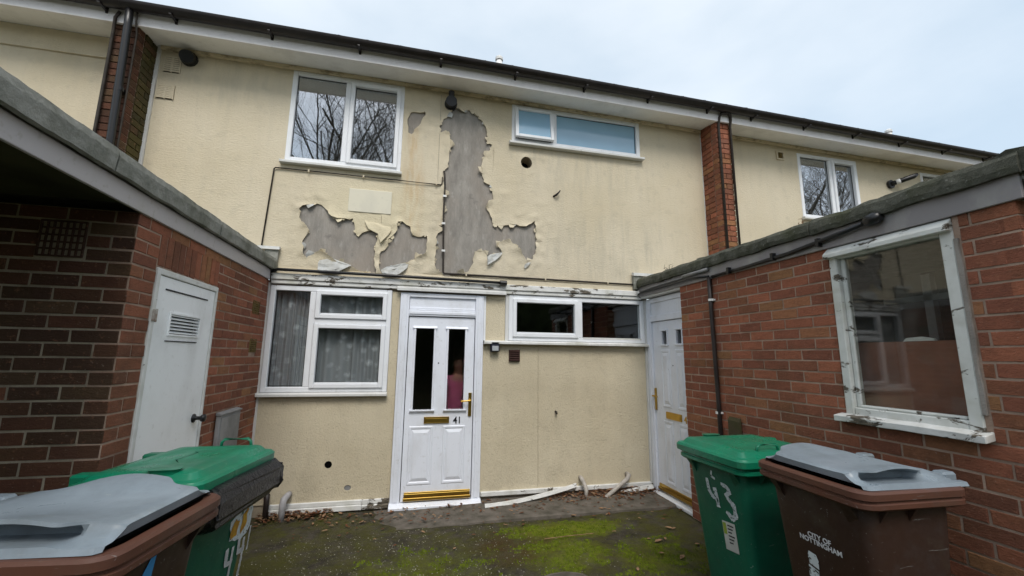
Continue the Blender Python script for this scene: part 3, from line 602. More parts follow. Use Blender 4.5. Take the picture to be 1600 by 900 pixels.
# windows of the upper floor
window(H1, *WA, .0, [-1.147], [(-1.115, -.53, 3.85, 4.905)], [(-1.72, -1.178, 3.86, 4.90), (-1.068, -.578, 3.898, 4.857)], ('upvc', 'glass', 'dimroom'), sill=(-1.81, -.47, .075, 3.765))
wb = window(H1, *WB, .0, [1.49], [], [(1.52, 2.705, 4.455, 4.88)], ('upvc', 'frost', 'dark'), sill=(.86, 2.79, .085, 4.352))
s = MB(); t = .045; a, b, c, d = .935, 1.462, 4.44, 4.895      # top-hung light pushed a little open
s.box(a, a+t, -.045, .0, c, d).box(b-t, b, -.045, .0, c, d).box(a+t, b-t, -.045, .0, d-t, d).box(a+t, b-t, -.045, .0, c, c+t)
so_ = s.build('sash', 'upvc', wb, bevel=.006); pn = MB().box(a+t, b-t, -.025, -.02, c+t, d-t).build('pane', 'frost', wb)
for o in (so_, pn):
    pv = Vector((0, -.02, d)); cc = wl(o); rot = Matrix.Rotation(R(-7), 4, 'X'); o.rotation_euler = (R(-7), 0, 0); o.location += (pv+rot.to_3x3() @ (cc-pv))-cc
window(H2, *WE, .0, [6.122], [(6.15, 6.63, 3.82, 4.785)], [(5.55, 6.09, 3.827, 4.775), (6.198, 6.582, 3.868, 4.737)], sill=(5.47, 6.70, .07, 3.735))
window(H2, *WF, .0, [8.6], [], [(8.105, 8.57, 4.355, 4.745), (8.63, 9.145, 4.355, 4.745)])

# lower storey of the middle house
WC = (-1.772, -.495, 1.212, 2.355); WD = (.887, 2.715, 1.803, 2.364)
DO = (-.40, .575, 0.0, 2.335)
wall_board(H1, 'mortard', -1.80, 2.78, -.05, 2.52, .004, [WC, WD, (DO[0], DO[1], -.05, DO[3])], 'lower_wall')
render_skin('lower_render', 'pebble', H1, -1.79, DO[0]-.002, .10, 1.165, .004, [ragged([(-1.045+.038*cos(i*pi/6), .463+.038*sin(i*pi/6)) for i in range(12)], .002), ragged([(-.836+.036*cos(i*pi/5), .222+.028*sin(i*pi/5)) for i in range(10)], .006)], [], .12)
render_skin('lower_render', 'pebble', H1, -.492, DO[0]-.004, 1.166, 2.34, .004, [], [], .12)
render_skin('lower_render', 'pebble', H1, DO[1]+.002, 1.262, .10, 1.758, .004, [], [], .12, th=.013)
render_skin('lower_render', 'pebble', H1, 1.266, 2.715, .10, 1.758, .004, [], [], .12, th=.011)
render_skin('lower_render', 'pebble', H1, .60, .842, 1.80, 2.34, .004, [], [], .12)
MB().disc((-1.045, .0005, .463), .05, 'y', 16, .0035).build('painted_vent_hole', 'hole', H1)  # black disc paints the darkness inside the hole
MB().disc((-.836, .0, .222), .034, 'y', 12, .0036).build('filled_hole', 'greybox', H1)
MB().box(.845, .885, -.02, .02, 1.80, 2.362).build('edge_strip', 'upvc_dirty', H1); MB().box(.578, .602, -.03, .0, 1.80, 2.335).build('edge_strip', 'upvc', H1)
MB().box(2.716, 2.775, -.035, .02, .09, 2.37).build('edge_strip', 'upvc_dirty', H1)
MB().box(-1.797, -1.774, -.02, .02, .09, 2.38).build('edge_strip', 'upvc_dirty', H1)
window(H1, *WC, -.004, [-1.335], [(-1.30, -.545, 2.005, 2.315), (-1.30, -.545, 1.255, 1.945)], [(-1.71, -1.37, 1.275, 2.30), (-1.25, -.595, 2.06, 2.265), (-1.25, -.595, 1.31, 1.895)], ('upvc', 'glassdim', 'dark'), sill=(-1.80, -.488, .07, 1.168), transom=(-1.305, -.55, 1.975), room=1.8)
window(H1, *WD, -.004, [1.816], [(.935, 1.785, 1.85, 2.32)], [(1.85, 2.665, 1.86, 2.305), (.985, 1.735, 1.90, 2.27)], ('upvc', 'glassdim', 'dark'), sill=(.582, 2.76, .085, 1.758, 'flaky0'))
MB().box(1.85, 2.66, -.03, -.02, 1.842, 1.862).build('loose_bead', 'flaky', H1)
def lumpy0(m): return m
M['flakyw'] = mat_flaky('flaking_window_paint', .575, (.66, .67, .64)); M['flaky3'] = mat_flaky('crumbling_timber', .47)
# head beam, drip trims, plinth boards
bm_ = MB().box(-1.77, 2.70, -.06, .003, 2.415, 2.485); bm_.box(-1.77, 2.70, -.045, .003, 2.37, 2.4148); b_ = bm_.build('head_beam', 'flaky2', H1, bevel=.006)
MB().prism([(-.085, 2.352), (-.085, 2.382), (-.0455, 2.405), (-.0455, 2.352)], -.44, .842, 'x').build('drip_trim', 'upvc_dirty', H1)
MB().box(-1.77, 2.60, -.03, .0025, 2.4855, 2.545).build('flashing_strip', 'cream', H1)
pb = MB().box(-1.62, -.68, -.045, .004, .002, .055); pb.box(-1.62, -.68, -.03, .004, .056, .102); pb.build('plinth_board', 'flaky0', H1, bevel=.006)
pb = lumpy0(MB().box(-.678, -.41, -.042, .004, .004, .05).box(-.678, -.41, -.026, .004, .052, .10)); pb.build('rotten_plinth_end', 'flaky3', H1, bevel=.006)
MB().box(.585, 2.72, -.04, .004, .055, .105).build('plinth_board', 'flaky', H1, bevel=.006)

# net curtains hang behind the ground-floor window
def curtain(x0, x1, z0, z1, y, label):
    m = MB(); n = 90; k = 6; vs = []
    for j in range(k+1):
        z = z1+(z0-z1)*j/k
        for i in range(n+1):
            u = i/n; x = x0+(x1-x0)*u; vs.append((x, y+.018*sin(u*46+sin(u*9)*2)+.01*noise.noise((x*6, z*.7, 2)), z))
    m.add(vs, [(j*(n+1)+i, j*(n+1)+i+1, (j+1)*(n+1)+i+1, (j+1)*(n+1)+i) for j in range(k) for i in range(n)])
    return tag(m.build('net_curtain', 'lace', smooth=True, fix=False), label, 'curtain', 'net curtains in the ground-floor window')
curtain(-1.74, -1.35, 1.235, 2.335, .082, 'narrow patterned net curtain behind the tall left light of the ground-floor window')
curtain(-1.32, -.53, 1.235, 2.335, .085, 'wide pleated net curtain behind the right lights of the ground-floor window')

# ------------------------------------------------------------------ eaves, gutter, roof (one length per house)
PIERL, PIERR = (XL+XP0)/2, (XP1+XR_)/2
for Hs, a, b in ((H0, -8.5, PIERL), (H1, PIERL+.002, PIERR), (H2, PIERR+.002, 12.5)):
    strip(Hs, 'soffit', 'soffit', a, b, [(-.345, .004), (.0, .052), (.0, .072), (-.345, .024)])
    strip(Hs, 'fascia', 'wfascia', a, b, [(-.372, .0), (-.349, .0), (-.349, .165), (-.372, .165)])
    pr = [(-.445+.068*cos(R(t)), .175+.068*sin(R(t))) for t in range(180, 361, 20)]+[(-.445+.062*cos(R(t)), .175+.062*sin(R(t))) for t in range(360, 179, -20)]
    gt = strip(Hs, 'gutter', 'gutter', a, b, pr, smooth=False); smooth_angle(gt, 40)
    k = 0; x = a+.45
    while x < b:                                     # gutter brackets
        z = ez(x); MB().box(x-.012, x+.012, -.50, -.373, z+.098, z+.108).box(x-.012, x+.012, -.380, -.3725, z+.08, z+.19).build('gutter_bracket', 'gutter', Hs); x += .92
    # roof slope: a tiled plane whose eaves course is built tile by tile
    rf = MB(); sl = math.tan(R(19))
    rf.add([(a, -.40, ez(a)+.205), (b, -.40, ez(b)+.205), (b, 4.5, ez(b)+.205+4.9*sl), (a, 4.5, ez(a)+.205+4.9*sl), (a, -.40, ez(a)+.185), (b, -.40, ez(b)+.185), (b, 4.5, ez(b)+.16+4.9*sl), (a, 4.5, ez(a)+.16+4.9*sl)],
           [(0, 1, 2, 3), (7, 6, 5, 4), (0, 4, 5, 1), (1, 5, 6, 2), (2, 6, 7, 3), (3, 7, 4, 0)])
    R_ = rf.build('roof', 'tile', Hs)
    nT = int((b-a)/.33); me = None
    for i in range(nT):
        xa = a+(b-a)*(i+.5)/nT; w_ = (b-a)/nT
        if me is None:
            t = MB(); q = []
            for jj in range(7):
                u = -w_/2+.004+(w_-.008)*jj/6; hz = .016*(1+cos(2*pi*jj/6))/2; q.append((u, hz+.012))
            q = q+[(w_/2-.004, 0), (-w_/2+.004, 0)]
            t.prism(q, -.20, .22, 'y'); o = t.build('roof_tile', 'tile', R_, origin=(0, 0, 0)); me = o.data
        else: o = bpy.data.objects.new('roof_tile', me); COL.objects.link(o); o.parent = R_
        o.rotation_euler = (R(19), 0, random.uniform(-.01, .01)); o.location = Vector((xa, -.265, ez(xa)+.205+.135*sl+random.uniform(0, .006)))-wl(R_)
# roof vent pipes
for (x, y, z, lb) in ((.993, 1.5, 6.79, 'short white vent pipe on the roof above the small bathroom window'), (9.85, 1.5, 6.66, 'short white vent pipe on the roof far to the right')):
    t = thing('roof_vent_pipe', lb, 'vent pipe', (x, y, z-.9), 'vent pipes on the roof')
    MB().tube([(x, y, z-1.0), (x, y, z-.02)], .055, 14).build('pipe', 'whitestuff', t, True); MB().tube([(x, y, z-.03), (x, y, z+.02), (x, y, z+.05)], [.068, .068, .04], 14).build('cap', 'whitestuff', t)

# ------------------------------------------------------------------ brick piers between the houses
def pier(parent, x0, x1, side, mat, name='brick_pier'):
    core = MB().box(x0+.012, x1-.012, -.318, .05, 2.0, 4.98).build(name, 'mortar', parent); items = []
    n = 36
    for c in range(n):
        za = 2.28+c*.075+.005; zb = za+.065
        if zb > 4.98: break
        fr = [(0, .225)] if c % 2 else [(0, .1125), (.1125, .225)]
        for a, b in fr: items.append((Vector(((x0+x1)/2-.1125+(a+b)/2, -.33, (za+zb)/2)), b-a-.01, zb-za, mat, Vector((1, 0, 0)), Vector((0, -1, 0))))
        fr = [(.105, .22), (.225, .33)] if c % 2 else [(.105, .33)]
        xs = x0 if side < 0 else x1
        for a, b in fr: items.append((Vector((xs, -.33+(a+b)/2, (za+zb)/2)), b-a-.01, zb-za, 'olivebrick' if side > 0 else mat, Vector((0, -side, 0)), Vector((side, 0, 0))))
    place_bricks(core, items); return core
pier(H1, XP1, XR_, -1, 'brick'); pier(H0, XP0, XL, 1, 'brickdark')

# ------------------------------------------------------------------ front doors
def local_door(parent, frame_fn, P):
    pass
def add_door41():
    y = -.004; fr = MB()
    fr.box(-.398, -.296, -.05, .06, .03, 2.332).box(.478, .573, -.05, .06, .03, 2.332).box(-.295, .477, -.05, .06, 2.065, 2.145).box(-.295, .477, -.05, .06, 2.285, 2.332)
    fr.box(-.372, -.322, -.058, -.0505, .06, 2.31).box(.503, .548, -.058, -.0505, .06, 2.31).box(-.295, .477, -.06, -.0505, 2.085, 2.12)
    F = fr.build('door_frame', 'doorwhite', H1, bevel=.008)
    MB().box(-.294, .476, -.028, .02, 2.146, 2.284).box(-.294, .476, -.04, -.0285, 2.146, 2.168).build('transom_panel', 'doorwhite', F, bevel=.004)
    MB().prism([(-.115, -.008), (-.115, .022), (-.05, .045), (.05, .045), (.05, -.008)], -.405, .58, 'x').build('threshold', 'doorwhite', F, bevel=.004)
    s = MB(); a, b, c, d = -.288, .470, .052, 2.056; xs = [a, -.205, .0, .168, .36, b]; zs = (1.012, 1.925)
    s.box(a, b, -.03, .012, c, zs[0]).box(a, b, -.03, .012, zs[1], d)
    for i in (0, 2, 4): s.box(xs[i], xs[i+1], -.03, .012, zs[0], zs[1])
    D = s.build('front_door', 'doorwhite', H1)
    for (p, q) in ((-.205, .0), (.168, .36)):
        MB().box(p, q, -.012, -.007, *zs).build('pane', 'rippled', D)
        m = MB(); t = .022
        m.box(p-t, p, -.045, -.0305, zs[0]-.012, zs[1]+.012).box(q, q+t, -.045, -.0305, zs[0]-.012, zs[1]+.012)
        m.prism([(-.052, zs[1]), (-.034, zs[1]+.026), (-.0305, zs[1]+.026), (-.0305, zs[1])], p-t-.012, q+t+.012, 'x').prism([(-.056, zs[0]), (-.056, zs[0]-.012), (-.034, zs[0]-.034), (-.0305, zs[0]-.034), (-.0305, zs[0])], p-t-.012, q+t+.012, 'x')
        m.build('moulding', 'doorwhite', D, bevel=.003)
        # raised lower panel with sloping edges
        u0, u1, v0, v1 = p+.0, q-.0, .255, .80; m = MB()
        r = lambda e, yy: [(u0+e, yy, v0+e*1.2), (u1-e, yy, v0+e*1.2), (u1-e, yy, v1-e*1.2), (u0+e, yy, v1-e*1.2)]
        m.loft([r(-.03, -.0302), r(-.022, -.038), r(-.008, -.036), r(.0, -.030), r(.03, -.0425)], True); m.build('raised_panel', 'doorwhite', D)
    m = MB().box(-.075, .205, -.046, -.031, .865, .935).box(-.055, .185, -.052, -.0465, .875, .918); m.build('letterbox', 'brass', D, bevel=.004)
    m = MB().box(.418, .455, -.043, -.031, .935, 1.195).disc((.437, -.06, 1.11), .013, 'y', 10, -.0435).tube([(.437, -.058, 1.11), (.437, -.085, 1.11), (.40, -.088, 1.108), (.325, -.084, 1.104)], .0095, 8).disc((.437, -.052, 1.0), .012, 'y', 10, -.0435); m.build('handle', 'brass', D, bevel=.002)
    MB().box(-.255, .462, -.05, -.031, .098, .135).box(-.262, .466, -.062, -.031, .066, .096).box(-.255, .462, -.046, -.031, .135, .15).build('sill_bar', 'brass', D, bevel=.004)
    MB().disc((.062, -.034, 1.53), .008, 'y', 10, -.0305).build('spyhole', 'blackprint', D)
    me = text_mesh('41', .105, .002, 0, .0012); o = bpy.data.objects.new('house_number', me); me.materials.append(M['blackprint']); COL.objects.link(o); o.parent = D
    o.rotation_euler = (pi/2, 0, 0); o.location = Vector((.298, -.034, .858))-wl(D); o.scale = (.92, 1, 1)
    # hall behind the door
    m = MB(); xa, xb, yb = -.9, 1.0, 1.6
    m.add([(xa, .06, -.02), (xb, .06, -.02), (xb, .06, 2.45), (xa, .06, 2.45), (xa, yb, -.02), (xb, yb, -.02), (xb, yb, 2.45), (xa, yb, 2.45)], [(0, 1, 5, 4), (1, 2, 6, 5), (2, 3, 7, 6), (3, 0, 4, 7), (4, 5, 6, 7)]); m.build('hall', 'dark', H1)
add_door41()

# the door round the corner at the right: it stands in a recess, square to the street front, and belongs to the right-hand store
# ------------------------------------------------------------------ brick stores on both sides of the yard
S1 = thing('brick_store', 'flat-roofed red brick store at the right with a flaking white window and mossy roof edge', 'brick store', (4.0, -1.8, 0))
S0 = thing('brick_store', 'flat-roofed red brick store at the left with a white louvred door and dark open porch', 'brick store', (-3.2, -1.2, 0))
CH1, BL1, CH0, BL0 = .0805, .241, .0754, .225
RX, LX, LY = 2.66, -1.80, -2.22
def lumpy(m, amp, sc, seed=0):
    m.v = [(x+amp*noise.noise((x*sc, y*sc, z*sc+seed)), y+amp*noise.noise((x*sc+7, y*sc, z*sc+seed))*.5, z+amp*noise.noise((x*sc, y*sc+3, z*sc+seed))) for x, y, z in m.v]; return m
def coping_run(parent, prof, y0, y1, ax='y', amp=.008, seed=0, mat='coping'):
    m = MB(); n = max(3, int(abs(y1-y0)/.045)); P = (lambda a, t, z: (a, t, z)) if ax == 'y' else (lambda a, t, z: (t, a, z))
    m.loft([[P(a, y0+(y1-y0)*i/n, z) for a, z in prof] for i in range(n+1)]); lumpy(m, amp, 7, seed); lumpy(m, amp*.45, 28, seed+5)
    return m.build('coping', mat, parent)
# right store: walls
WR = (-3.345, -2.635, 1.245, 2.40)
wc = MB()
wc.box(RX, RX+.11, WR[1], -.90, 0, 2.415).box(RX, RX+.11, -3.60, WR[0], 0, 2.415).box(RX, RX+.11, WR[0], WR[1], 0, WR[2]).box(RX+.1095, 5.5, -3.599, -3.49, 0, 2.4145)
wc.box(5.4, 5.5, -3.489, 0, 0, 2.415).box(2.83, 5.399, -.99, -.90, 0, 2.415); W1 = wc.build('wall', 'mortar', S1)
items = []
rc = courses(-3.6015, -.90, 0, 30*CH1, CH1, BL1, [(WR[0]-.03, WR[1]+.008, WR[2]-.02, 2.5)], phase=.06)
for u0, u1, z0, z1, mt in rc: items.append((Vector((RX, (u0+u1)/2, (z0+z1)/2)), u1-u0, z1-z0, 'brick', Vector((0, 1, 0)), Vector((-1, 0, 0))))
for u0, u1, z0, z1, mt in courses(2.6585, 3.7, 0, 30*CH1, CH1, BL1, phase=.12): items.append((Vector(((u0+u1)/2, -3.60, (z0+z1)/2)), u1-u0, z1-z0, 'brick', Vector((1, 0, 0)), Vector((0, -1, 0))))
place_bricks(S1, items, 300)
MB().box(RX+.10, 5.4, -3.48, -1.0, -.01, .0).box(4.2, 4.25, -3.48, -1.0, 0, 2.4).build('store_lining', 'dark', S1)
# right store: roof
strip0 = lambda z: (lambda x: z)
MB().box(RX-.005, 5.6, -3.66, -.0, 2.5, 2.56).build('roof', 'coping', S1)
MB().box(RX-.022, RX-.001, -3.64, -.02, 2.405, 2.535).build('fascia', 'fasciadark', S1, bevel=.003); MB().box(RX-.0005, 5.6, -3.665, -3.645, 2.405, 2.535).build('fascia', 'fascia', S1)
MB().box(RX, 2.85, -.899, -.04, 2.385, 2.41).build('soffit', 'upvc_dirty', S1)
cp = [(RX-.055, 2.528), (RX-.062, 2.56), (RX-.058, 2.61), (RX-.035, 2.642), (RX+.03, 2.655), (RX+.10, 2.63), (RX+.12, 2.565), (RX-.02, 2.528)]
for a, b, sd in ((-.02, -1.25, 1), (-1.256, -2.55, 2), (-2.556, -3.66, 3)): coping_run(S1, cp, a, b, 'y', .012, sd, 'copingdark')
coping_run(S1, [(-3.70, 2.53), (-3.71, 2.58), (-3.69, 2.64), (-3.63, 2.665), (-3.56, 2.64), (-3.55, 2.57), (-3.66, 2.53)], 2.62, 5.6, 'x', .018, 8, 'copingdark')
gm = MB(); pr = [(-3.735+.062*cos(R(t)), 2.49+.062*sin(R(t))) for t in range(180, 361, 20)]+[(-3.735+.055*cos(R(t)), 2.49+.055*sin(R(t))) for t in range(360, 179, -20)]
gm.loft([[(x, y, z) for y, z in pr] for x in (2.665, 5.6)]); gm.prism([(y, z) for y, z in pr[:10]], 2.667, 2.68, 'x'); gm.build('gutter', 'black', S1)
# right store: old window
fm = MB(); a, b, c, d = WR; xf, xb = RX-.012, RX+.07
fm.box(xf, xb, a, a+.062, c, d-.02).box(xf, xb, b-.055, b, c, d-.02).box(xf+.004, xb, a+.063, b-.056, d-.085, d-.021).box(xf+.004, xb, a+.063, b-.056, c+.005, c+.062)
fm.box(xf+.03, xb-.01, a+.0625, a+.078, c+.063, d-.086).box(xf+.03, xb-.01, b-.085, b-.0555, c+.063, d-.086).box(xf+.018, xb-.01, a+.079, b-.086, c+.0625, c+.080)
OW = fm.build('window', 'flakyw', S1, bevel=.006)
MB().prism([(RX-.045, d-.065), (RX-.05, d-.045), (RX-.012, d+.0), (RX-.0105, d-.065)], a-.005, b+.012, 'y').build('window_head', 'flaky0', OW, bevel=.003) if False else None
hm = MB(); hm.add([(RX-.055, a, d-.075), (RX-.055, b+.01, d-.075), (RX-.055, b+.01, d-.045), (RX-.055, a, d-.045), (RX+.0, a, d-.075), (RX+.0, b+.01, d-.075), (RX+.0, b+.01, d+.004), (RX+.0, a, d+.004)], [(0, 1, 2, 3), (4, 7, 6, 5), (0, 4, 5, 1), (3, 2, 6, 7), (1, 5, 6, 2), (0, 3, 7, 4)]); hm.build('window_head', 'flakyw', OW, bevel=.004)
sm = MB(); sm.loft([[(RX-.075, y, c-.035), (RX-.078, y, c+.004), (RX+.05, y, c+.028), (RX+.05, y, c-.02)] for y in [a-.03+(b-a+.07)*i/14 for i in range(15)]]); lumpy(sm, .006, 11, 2); sm.build('sill', 'flaky2', OW, bevel=.004)
MB().box(RX+.030, RX+.035, a+.077, b-.084, c+.062, d-.085).build('pane', 'oldglass', OW)
cm = MB(); zz = [c+.10+(d-c-.22)*i/20 for i in range(21)]
cm.loft([[(RX-.014, a-.001, z), (RX-.014, a-.020-.016*noise.noise((z*6, 1, 0)), z), (RX+.02, a-.020, z), (RX+.02, a-.001, z)] for z in zz]); cm.build('cement_fillet', mat_mortar('pale_cement', (.22, .20, .18), (.36, .33, .30)), OW)
MB().box(RX+.14, RX+.16, a+.02, b-.02, 1.28, 1.735).build('inner_board', 'redboard', S1); MB().prism([(-3.10, 1.736), (-2.93, 1.736), (-2.95, 1.756), (-3.03, 1.762), (-3.09, 1.75)], RX+.14, RX+.16, 'x').build('white_scrap', 'whitestuff', S1)
MB().box(RX+.5, RX+.55, -3.2, -3.14, 1.2, 2.2).box(RX+.5, RX+.55, -2.9, -2.85, 1.2, 2.2).box(RX+.5, RX+.55, -3.3, -2.6, 2.02, 2.06).build('inner_rack', 'greybox', S1)

def door_on_side(parent, X, sgn):
    """front door of the neighbour, on the plane x = X, facing -x"""
    def bx(m, x0, x1, a, b, c, d): return m.box(X+x0, X+x1, -b, -a, c, d)
    fr = MB(); bx(fr, -.04, .05, .036, .125, .03, 2.372); bx(fr, -.04, .05, .905, .985, .03, 2.372); bx(fr, -.04, .05, .126, .904, 2.075, 2.15); bx(fr, -.04, .05, .126, .904, 2.315, 2.372); bx(fr, -.048, -.0405, .06, .10, .06, 2.35)
    F = fr.build('door_frame', 'doorwhite', parent, bevel=.007); bx(MB(), -.02, .03, .126, .904, 2.151, 2.314).build('transom_panel', 'doorwhite', F)
    t = MB(); t.prism([(X-.105, -.008), (X-.105, .02), (X-.045, .045), (X+.05, .045), (X+.05, -.008)], -1.0, -.012, 'y') if False else bx(t, -.10, .05, .02, .985, -.01, .035); t.build('threshold', 'upvc', F, bevel=.01)
    s = MB(); W = [(.338, .436), (.628, .726)]; zz = (1.785, 1.945)
    bx(s, -.012, .03, .13, .90, .05, zz[0]); bx(s, -.012, .03, .13, .90, zz[1], 2.068); bx(s, -.012, .03, .13, .338, *zz); bx(s, -.012, .03, .436, .628, *zz); bx(s, -.012, .03, .726, .90, *zz)
    D = s.build('side_front_door', 'doorwhite', parent)
    for p, q in W:
        bx(MB(), .004, .009, p, q, *zz).build('pane', 'rippled', D)
        m = MB(); bx(m, -.022, -.0125, p-.018, p, zz[0]-.01, zz[1]+.01); bx(m, -.022, -.0125, q, q+.018, zz[0]-.01, zz[1]+.01); bx(m, -.028, -.0125, p-.026, q+.026, zz[1], zz[1]+.02); bx(m, -.03, -.0125, p-.026, q+.026, zz[0]-.024, zz[0]); m.build('moulding', 'doorwhite', D, bevel=.003)
        for v0, v1 in ((1.07, 1.68), (.20, .84)):
            r = lambda e, xx: [(X+xx, -(p-.012+e), v0+e*1.3), (X+xx, -(q+.012-e), v0+e*1.3), (X+xx, -(q+.012-e), v1-e*1.3), (X+xx, -(p-.012+e), v1-e*1.3)]
            MB().loft([r(-.03, -.0122), r(-.022, -.02), r(-.008, -.018), r(.0, -.012), r(.03, -.024)]).build('raised_panel', 'doorwhite', D)
    m = MB(); bx(m, -.026, -.013, .36, .655, .905, .985); bx(m, -.031, -.0265, .38, .635, .918, .968); m.build('letterbox', 'brass', D, bevel=.003)
    m = MB(); bx(m, -.026, -.013, .133, .166, .98, 1.245); m.tube([(X-.03, -.15, 1.15), (X-.065, -.15, 1.15), (X-.068, -.19, 1.15), (X-.066, -.255, 1.147)], .009, 8); m.build('handle', 'brass', D, bevel=.002)
    m = MB(); bx(m, -.032, -.013, .16, .88, .095, .13); bx(m, -.042, -.013, .15, .89, .06, .093); m.build('sill_bar', 'brass', D, bevel=.003)
    MB().disc((X-.014, -.53, 1.53), .008, 'x', 8, X-.0125).build('spyhole', 'blackprint', D)
    me = text_mesh('43', .11, .002, 0, .0012); o = bpy.data.objects.new('house_number', me); me.materials.append(M['brass']); COL.objects.link(o); o.parent = D; o.rotation_euler = (pi/2, 0, -pi/2); o.location = Vector((X-.016, -.745, .90))-wl(D)
door_on_side(S1, 2.78, -1)
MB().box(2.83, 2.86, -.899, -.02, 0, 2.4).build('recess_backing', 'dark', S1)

# left store: walls
DL = (-1.99, -1.17, 0.0, 2.14)
wc = MB()
wc.box(LX-.11, LX, LY, DL[0], 0, 2.412).box(LX-.11, LX, DL[1], -.0, 0, 2.412).box(LX-.11, LX, DL[0], DL[1], DL[3], 2.412); wc.build('wall', 'mortar', S0)
FWIN = (-3.05, -2.437, 2.12, 2.33)
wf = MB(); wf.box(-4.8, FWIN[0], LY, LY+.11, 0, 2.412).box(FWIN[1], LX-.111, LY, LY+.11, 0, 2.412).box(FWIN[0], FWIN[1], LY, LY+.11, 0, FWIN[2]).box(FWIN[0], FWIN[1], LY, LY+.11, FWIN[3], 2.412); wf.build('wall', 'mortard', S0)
MB().box(-4.9, -4.8, -4.3, -.0, 0, 2.41).build('added_side_wall', 'brickdark', S0)  # unseen wall added to shut daylight out of the porch
items = []
AB = [(-.395, -.215, 2.0, 2.145), (-.37, -.19, 1.62, 1.765)]
for u0, u1, z0, z1, mt in courses(LY-.0015, -.002, 0, 32*CH0, CH0, BL0, [(DL[0]-.004, DL[1]+.004, 0, 2.14), (DL[0]-.004, DL[1]+.004, 2.14, 2.36)]+AB):
    if z1 > 2.41: z1 = 2.408
    items.append((Vector((LX, (u0+u1)/2, (z0+z1)/2)), u1-u0, z1-z0, 'brick', Vector((0, 1, 0)), Vector((1, 0, 0))))
for i in range(11):
    u = DL[0]+(DL[1]-DL[0])*(i+.5)/11; items.append((Vector((LX, u, 2.25)), .0645, .205, 'brick', Vector((0, 1, 0)), Vector((1, 0, 0))))
for u0, u1, z0, z1, mt in courses(-3.6, LX+.0015, 0, 32*CH0, CH0, BL0, [(FWIN[0], FWIN[1], FWIN[2]-.03, FWIN[3]+.02), (-2.255, -2.025, 2.12, 2.34)], phase=.0):
    if z1 > 2.41: z1 = 2.408
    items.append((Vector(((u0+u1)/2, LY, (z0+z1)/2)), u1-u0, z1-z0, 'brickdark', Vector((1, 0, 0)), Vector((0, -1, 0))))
place_bricks(S0, items, 300)
def airbrick(parent, c, w, h, nrm, mat, nx, nz, holes='hole'):
    m = MB(); U = Vector((-nrm[1], nrm[0], 0)); Nv = Vector(nrm)
    def P(u, o, z): return tuple(Vector(c)+U*u+Nv*o+Vector((0, 0, z)))
    def bx(u0, u1, z0, z1, o0, o1, k): m.add([P(u0, o0, z0), P(u1, o0, z0), P(u1, o1, z0), P(u0, o1, z0), P(u0, o0, z1), P(u1, o0, z1), P(u1, o1, z1), P(u0, o1, z1)], [(0, 3, 2, 1), (4, 5, 6, 7), (0, 1, 5, 4), (1, 2, 6, 5), (2, 3, 7, 6), (3, 0, 4, 7)], k)
    bx(-w/2, w/2, -h/2, h/2, -.05, -.012, 1); e = .008; pw = (w-e)/nx; ph = (h-e)/nz
    for i in range(nx+1): x = -w/2+e/2+i*pw; bx(x-e/2, x+e/2, -h/2, h/2, -.0119, .010, 0)
    for j in range(nz+1):
        z = -h/2+e/2+j*ph
        for i in range(nx): x = -w/2+e/2+i*pw; bx(x+e/2, x+pw-e/2, z-e/2, z+e/2, -.0119, .0098, 0)
    return m.build('air_brick', [mat, holes], parent)
for a, b, c, d in AB: airbrick(S0, (LX, (a+b)/2, (c+d)/2), b-a-.012, d-c-.012, (1, 0, 0), 'greyvent', 4, 6)
airbrick(S0, (-2.14, LY, 2.23), .215, .205, (0, -1, 0), 'brickdark', 7, 5, 'brickdark')
wv = MB(); a, b, c, d = FWIN; wv.box(a, a+.05, LY-.02, LY+.05, c, d).box(b-.05, b, LY-.02, LY+.05, c, d).box(a+.05, b-.05, LY-.02, LY+.05, d-.05, d).box(a+.05, b-.05, LY-.02, LY+.05, c, c+.05); WV = wv.build('small_window', 'flaky0', S0, bevel=.004)
MB().box(a+.05, b-.05, LY+.02, LY+.026, c+.05, d-.05).build('pane', 'glassdim', WV)
# left store: door
m = MB(); x0, x1 = LX-.05, LX+.014; m.box(x0, x1, DL[0], DL[0]+.035, 0, 2.138).box(x0, x1, DL[1]-.028, DL[1], 0, 2.138).box(x0, x1, DL[0]+.0355, DL[1]-.0285, 2.10, 2.138); F = m.build('store_door_frame', 'flaky0', S0, bevel=.004)
m = MB(); x0, x1 = LX-.04, LX+.004; a, b = DL[0]+.040, DL[1]-.032; va, vb, vc, vd = -1.775, -1.395, 1.735, 1.865
m.box(x0, x1, a, va, .03, 2.095).box(x0, x1, vb, b, .03, 2.095).box(x0, x1, va, vb, .03, vc).box(x0, x1, va, vb, vd, 2.095); D = m.build('store_door', 'storewhite', S0)
m = MB(); m.box(LX-.035, LX-.03, va, vb, vc, vd, 1)
for i in range(6): z = vc+.008+i*.0225; m.add([(LX-.02, va, z+.012), (LX-.02, vb, z+.012), (LX+.006, vb, z-.003), (LX+.006, va, z-.003), (LX-.02, va, z+.016), (LX-.02, vb, z+.016), (LX+.008, vb, z+.002), (LX+.008, va, z+.002)], [(0, 3, 2, 1), (4, 5, 6, 7), (0, 1, 5, 4), (1, 2, 6, 5), (2, 3, 7, 6), (3, 0, 4, 7)])
m.box(LX+.0045, LX+.012, va-.012, va, vc-.012, vd+.012).box(LX+.0045, LX+.012, vb, vb+.012, vc-.012, vd+.012).box(LX+.0045, LX+.012, va, vb, vd, vd+.012).box(LX+.0045, LX+.012, va, vb, vc-.012, vc); m.build('louvre', ['storewhite', 'hole'], D)
MB().box(LX+.0045, LX+.0085, -1.87, -1.31, 2.012, 2.022).build('groove', 'blackprint', D); MB().box(LX+.0045, LX+.0095, -1.80, -1.40, 1.685, 1.692).build('groove', 'blackprint', D)
